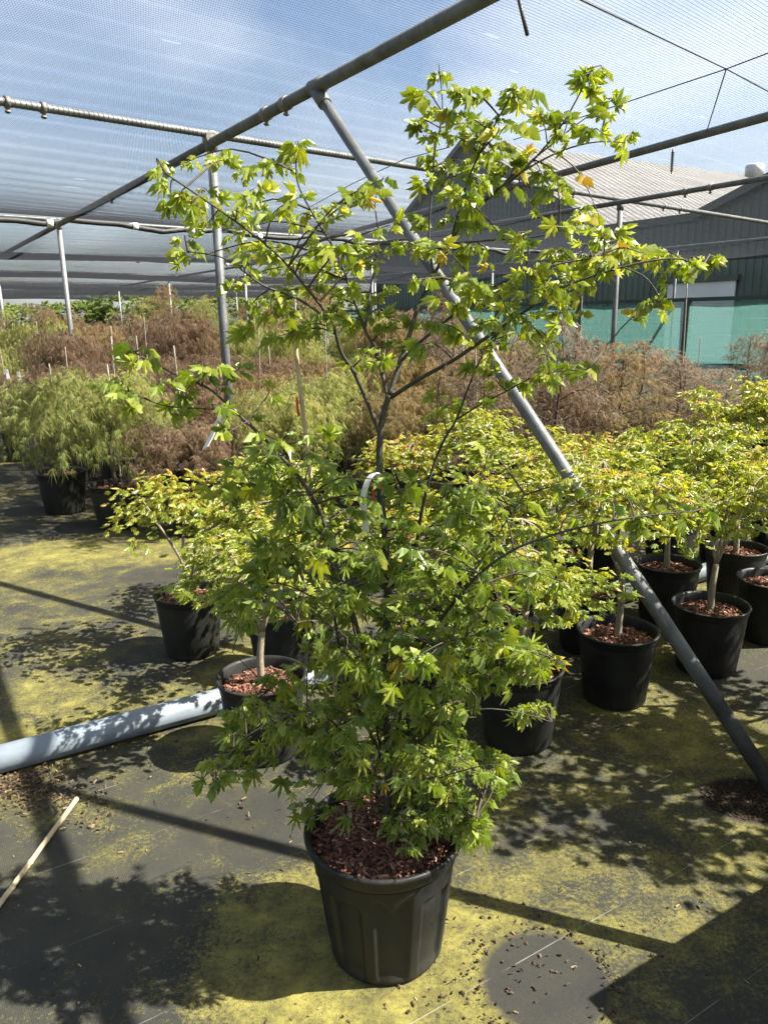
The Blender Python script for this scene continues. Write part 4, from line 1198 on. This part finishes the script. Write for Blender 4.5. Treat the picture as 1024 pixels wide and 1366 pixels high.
upper = [(215,235),(235,222),(250,262),(228,268),(300,215),(322,228),(258,280),(275,300),(342,250),(362,218),(395,190),(402,205),(330,290),(305,318),(250,338),(245,350),(332,340),(312,372),(360,330),(390,300),(402,262),(422,280),(342,400),(332,438),(362,418),(372,448),(402,438),(420,380),(440,330),(452,290),(480,330),(470,380),(500,350),(522,330),(457,430),(490,418),(500,252),(512,238),(520,300),(470,262),(350,365),(375,390),(395,350),(430,420),(455,400),(300,290),(285,265),(440,360),(510,385),(385,420),(415,345),
 (585,100),(602,120),(562,122),(572,142),(612,118),(555,162),(592,150),(575,178),(612,180),(567,208),(600,222),(642,172),(656,160),(666,122),(690,128),(702,120),(647,190),(672,190),(700,172),(722,152),(742,152),(790,95),(802,92),(780,116),(810,132),(762,150),(812,147),(742,182),(772,170),(800,176),(830,192),(700,212),(722,232),(742,250),(752,245),(690,250),(662,232),(642,250),(630,280),(612,260),(650,300),(600,290),(690,310),(560,290),(580,322),(622,330),(540,330),(560,372),(600,370),(702,322),(650,350),(625,215),(590,255),(570,240),(640,215),(680,215),
 (722,292),(750,302),(782,282),(790,300),(830,312),(820,330),(800,292),(740,342),(772,350),(702,360),(680,382),(722,385),(650,402),(672,430),(702,420),(742,402),(782,372),(800,362),(842,346),(872,345),(890,342),(920,350),(935,352),(882,370),(870,400),(885,412),(830,355),(762,390),(772,420),(700,450),(640,432),(612,440),(662,460),(590,400),(735,370),(760,370),(810,345),(690,400),(660,380),(630,380),(745,425),(720,440),
 (640,490),(662,500),(690,506),(722,500),(762,490),(782,495),(602,540),(582,562),(650,530),(622,590),(735,510),(525,455),(540,430),(512,432),(480,468),(500,480),(560,460),(580,430)]
left_b = [(150,510),(160,522),(135,515),(190,480),(172,470),(182,540),(216,510),(242,546),(262,500),(282,490),(302,512),(322,490),(290,540),(332,560),(352,598),(300,580),(232,540),(372,588),(402,590),(425,580),(430,600),(250,520),(360,520),(345,620),(380,620),(860,690),(835,680),(890,680),(925,684),(905,690),(800,668),(820,655),(870,665),(780,690),(845,700),(760,650)]
lower = [(405,660,62,55,24,.2),(335,645,60,38,9,.2),(430,740,85,55,34,.25),(530,735,55,45,10,.25),(600,745,75,55,32,.25),(665,705,75,45,16,.2),(690,770,55,40,10,.2),(385,785,75,55,22,.22),(320,800,50,45,8,.2),
 (470,830,85,55,34,.28),(600,835,85,55,40,.28),(545,900,95,65,52,.28),(425,915,75,55,26,.25),(650,885,75,38,36,.2),(705,880,50,24,22,.12),(520,1000,105,55,48,.25),(600,1005,75,48,36,.22),(435,1020,60,48,16,.2),(340,975,58,45,20,.15),(300,1032,38,36,12,.12),(595,1085,55,40,46,.15),(550,1110,40,38,20,.16),(620,1095,28,22,16,.12),(662,1030,22,20,7,.08),(712,952,30,14,7,.06),(460,960,70,40,20,.22),(410,1090,22,22,5,.1),(480,660,40,40,8,.2),(560,670,40,40,8,.2),(620,660,50,45,12,.2)]
ends = []
for px, py in upper: ends.append((px, py, random.uniform(-.26, .2), 1, 7))
for px, py in left_b: ends.append((px, py, -.2 + random.uniform(-.1, .1), 2, 3))
for cx, cy, rx, ry, n, dy in lower:
    for _ in range(int(n * .95 + .5)):
        a = random.uniform(0, math.tau); q = math.sqrt(random.random())
        ends.append((cx + rx * q * math.cos(a), cy + ry * q * math.sin(a), random.uniform(-dy, dy) * (1.15 - .5 * q) - .04, 0, 3 if random.random() < .4 else 4))
items = []
twigs = MB()
for (px, py, dy, zone, nl) in ends:
    E_ = TP(px, py, dy)
    if zone == 0 and E_[2] < PH + .03 and math.hypot(E_[0] - BX, E_[1] - BY) < PRT * 1.1: E_[2] = PH + .03 + random.uniform(0, .03)
    dv = SK - E_
    pen = np.where(dv[:, 2] > 0.0, 1.15, 1.0)
    d2 = np.linalg.norm(dv, axis=1) * pen
    j = int(np.argmin(d2))
    S_ = SK[j]
    dist = np.linalg.norm(E_ - S_)
    mid = S_ * .5 + E_ * .5 + np.array([random.uniform(-.02, .02), random.uniform(-.02, .02), .12 * dist])
    pth = smooth_path([S_, mid, E_], 4)
    twigs.tube([p - BO for p in pth], list(np.linspace(min(.003, .0016 + dist * .004), .0008, len(pth))), 4, False)
    tdir = (E_ - mid); tdir /= np.linalg.norm(tdir) + 1e-6
    cnt = nl + random.randint(-1, 1)
    for q in range(cnt):
        t = 1.0 if q == 0 else random.uniform(.45, 1.0) if dist > .06 else random.uniform(.0, 1)
        ii = t * (len(pth) - 1); i0 = min(int(ii), len(pth) - 2)
        p = pth[i0] * (1 - (ii - i0)) + pth[i0 + 1] * (ii - i0)
        side = np.cross(tdir, (0, 0, 1.0)); side /= np.linalg.norm(side) + 1e-6
        sg = 1 if q % 2 else -1
        dirv = (tdir * (1.0 if q == 0 else .35) + side * sg * (0.15 if q == 0 else 1.0)) + rng.normal(size=3) * .35
        dirv[2] -= .25 if zone == 0 else .22
        nr = np.array([0.45, -.22, 1.0]) + rng.normal(size=3) * (.28 if zone == 0 else .5)
        if zone == 0: sc = random.choice((random.uniform(.022, .032), random.uniform(.030, .047)))
        elif zone == 1: sc = random.choice((random.uniform(.015, .026), random.uniform(.024, .040)))
        else: sc = random.uniform(.022, .04)
        tint = .38 + random.gauss(0, .17)
        if zone == 1: tint += .10
        if random.random() < .018: tint += .32
        items.append((p, basis(dirv, nr), sc, min(1, max(0, tint)), int(rng.integers(0, 6)), 0 if zone == 0 else 1))
tw = twigs.build('twigs', M['bark_twig'], big); tw['kind'] = 'stuff'
# the 300 leaves that show largest become single parts
def score(it):
    P = it[0] + it[1][1] * it[2]
    x, y, z = proj(P)
    if not (0 < x < 1024 and 0 < y < 1366): return -1
    vd = (CN - P); vd /= np.linalg.norm(vd)
    edge = 1.0 if it[5] == 1 else .8
    return it[2] / z * (0.35 + abs(it[1][2] @ vd)) * edge
order = sorted(range(len(items)), key=lambda i: -score(items[i]))
single = set(order[:300])
leaf_meshes = {}
for pi in range(6):
    for tq in range(5):
        for zn, PR in ((0, LP_GREEN), (1, LP_BROAD)):
            mb = MB(); mb.addtris(PR[pi][0], PR[pi][1], .1 + .2 * tq); leaf_meshes[(pi, tq, zn)] = mb.mesh('leaf', M['leaf_green'], False)
for i in single:
    p, B, sc, ti, pi, zn = items[i]
    o = bpy.data.objects.new('leaf', leaf_meshes[(pi, min(4, int(ti * 5)), zn)])
    COL.objects.link(o); o.parent = big
    o.matrix_local = Matrix.Translation(Vector(p - BO)) @ Matrix(B.T.tolist()).to_4x4() @ Matrix.Scale(sc, 4)
for zn, PR in ((0, LP_GREEN), (1, LP_BROAD)):
    mb = MB(); put_leaves(mb, PR, [(it[0] - BO, it[1], it[2], it[3], it[4]) for i, it in enumerate(items) if i not in single and it[5] == zn])
    mb.build('foliage', M['leaf_green'], big, False, kind='stuff')
print('big maple leaves', len(items))
# bamboo cane tied in the pot
c0_ = TP(470, 1110, .06); c0_[2] = z_m - .03; c1_ = TP(392, 445, .1)
mb = MB(); pts = []; rr = []
for k in range(9):
    t = k / 8; p = c0_ * (1 - t) + c1_ * t; dn = (c1_ - c0_) / np.linalg.norm(c1_ - c0_)
    for q, r in ((0, .0055), (.008, .0070), (.016, .0055)): pts.append(p + dn * q - BO); rr.append(r)
mb.tube(pts, rr, 8); mb.build('bamboo_cane', M['cane'], big)

# plant labels
def ribbon(pts, w, wdir, th=0.0012):
    mb = MB(); P = smooth_path(pts, 5); wd = np.asarray(wdir, float); vs = []; fs = []
    for i, p in enumerate(P):
        tt = P[min(i + 1, len(P) - 1)] - P[max(0, i - 1)]; nn = np.cross(tt, wd); nn /= np.linalg.norm(nn) + 1e-9
        vs += [p - wd * w / 2 + nn * th, p + wd * w / 2 + nn * th, p + wd * w / 2 - nn * th, p - wd * w / 2 - nn * th]
    for i in range(len(P) - 1):
        for k in range(4): fs.append((i * 4 + k, i * 4 + (k + 1) % 4, i * 4 + 4 + (k + 1) % 4, i * 4 + 4 + k))
    fs += [(3, 2, 1, 0), tuple(len(vs) - 4 + k for k in range(4))]
    mb.add(vs, fs); return mb
def tagobj(name, pts, w, wdir, mat, label, cat):
    P = [np.asarray(p, float) for p in pts]; c = P[0].copy()
    o = ribbon([p - c for p in P], w, wdir).build(name, M[mat], None, False, tuple(c)); tag(o, label, cat); return o
tagobj('plant_label', [TP(507, 636, -.012), TP(498, 632, -.02), TP(489, 645, -.03), TP(484, 668, -.035), TP(487, 690, -.035), TP(488, 710, -.03)], .016, (.9, -.3, .25), 'white_plastic', 'white strap label looped round the big maple trunk', 'label')
tagobj('ribbon', [TP(499, 668, -.03), TP(497, 655, -.03), TP(500, 648, -.02), TP(508, 650, -.02), TP(526, 660, -.04)], .008, (.3, -.2, .9), 'red_ribbon', 'red plastic ribbon tied to the big maple trunk', 'ribbon')
tagobj('plant_label', [TP(308, 545, -.18), TP(300, 548, -.19), TP(292, 560, -.2), TP(284, 578, -.205), TP(274, 598, -.21)], .016, (.8, -.3, .5), 'white_plastic', 'white strap label hanging from the long side branch', 'label')
tagobj('ribbon', [TP(399, 555, .1), TP(397, 545, .09), TP(396, 530, .09)], .006, (.9, -.2, .2), 'red_ribbon', 'short red ribbon on the bamboo cane', 'ribbon')
# white tags on far stakes at the left edge
for k, (px, py) in enumerate(((8, 492), (24, 496))):
    q = ony(px, py, 8.6)
    tagobj('plant_label', [q, q + (.01, 0, -.05), q + (.02, -.01, -.11)], .035, (.95, 0, .2), 'white_plastic', 'pale plant tag among the red maples by the aisle', 'label')['group'] = 'tags on the far stakes'

# ------------------------------------------------------------------ small things on the mat
a = onz(103, 1066, .008); b = onz(-8, 1218, .008)
mb = MB(); dn = (b - a); ln = np.linalg.norm(dn); pts = []; rr = []
for k in range(6):
    p = dn * k / 5.0
    for q, r in ((0, .0085), (.006, .0105), (.012, .0085)):
        if k < 5 or q == 0: pts.append(p + dn / ln * q); rr.append(r)
mb.tube(pts, rr, 9); o = mb.build('bamboo_cane', M['cane'], loc=(a[0], a[1], .0105)); tag(o, 'pale bamboo cane lying on the mat near the bark litter', 'cane')
# bark litter by the pipe
mb = MB()
def lit():
    if random.random() < .9: x, y = random.gauss(35, 38), random.gauss(1050, 17)
    else: x, y = random.uniform(0, 400), random.gauss(1000, 30) + 30
    if random.random() < .08: x, y = random.uniform(60, 150), random.uniform(1060, 1110)
    p = onz(x, y); return (p[0], p[1], random.uniform(.002, .012))
chips(mb, 1000, lit, .004, .024, .005, .3, (0, .9))
o = mb.build('bark_litter', M['debris'], smooth=False); tag(o, 'brown bark litter spilled along the drain pipe', 'bark litter', kind='stuff')
mb = MB()
def scat():
    p = onz(random.uniform(0, 1024), random.uniform(880, 1366)); return (p[0], p[1], random.uniform(.002, .005))
chips(mb, 260, scat, .004, .02, .004, .3, (0.1, 1))
def scat2():
    p = onz(random.gauss(650, 110), random.gauss(1270, 50)); return (p[0], p[1], random.uniform(.002, .006))
chips(mb, 130, scat2, .003, .013, .005, .6, (0, .7))
def scat3():
    a = random.uniform(0, math.tau); r = .178 * random.gauss(1, .06); return (.40 + r * math.cos(a), 1.648 + r * math.sin(a), random.uniform(.002, .008))
chips(mb, 110, scat3, .003, .010, .006, .6, (0, .5))
o = mb.build('ground_litter', M['debris'], smooth=False); tag(o, 'scattered bark crumbs and leaf bits on the mossy mat', 'litter', kind='stuff')
mb = MB()
def soilp():
    a = random.uniform(0, math.tau); r = math.sqrt(random.random()); return (1.29 + .17 * r * math.cos(a), 2.40 + .12 * r * math.sin(a), random.uniform(.0, .005))
chips(mb, 1100, soilp, .004, .012, .007, .5, (0, .3))
o = mb.build('soil_heap', M['debris'], smooth=False); tag(o, 'dark crumbly soil patch at the foot of the slanted brace', 'soil', kind='stuff')

# ------------------------------------------------------------------ crate added out of view to cast the shadow at the lower right
M['crate'] = simple('crate', (0.16, 0.12, 0.08), (0.27, 0.21, 0.14), 6, 0.8, 0, 60, 0.4)
crate = empty('shadow_crate', (1.165, 1.535, 0), math.atan2(U[1], U[0])); tag(crate, 'unseen weathered wooden crate added for its shadow, right of the big maple', 'crate')
CL, CW, CH = 1.25, 0.85, 0.73
def plank(lo, hi):
    mb = MB(); mb.box(lo, hi); return mb.build('plank', M['crate'], crate, False)
for k in range(5):
    z0 = .06 + k * .135; z1 = z0 + .13
    plank((0, -.022, z0), (CL, 0, z1)); plank((0, -CW, z0), (CL, -CW + .022, z1))
    plank((0, -CW + .0235, z0), (.022, -.0235, z1)); plank((CL - .022, -CW + .0235, z0), (CL, -.0235, z1))
for k in range(6):
    x0 = .003 + k * (CL - .006) / 6; plank((x0, -CW + .003, .7325), (x0 + (CL - .006) / 6 - .005, -.003, .752))
for x in (.025, CL - .085):
    for y in (-.085, -CW + .025):
        mb = MB(); mb.box((x, y, 0), (x + .06, y + .06, .7315)); mb.build('leg', M['crate'], crate, False)
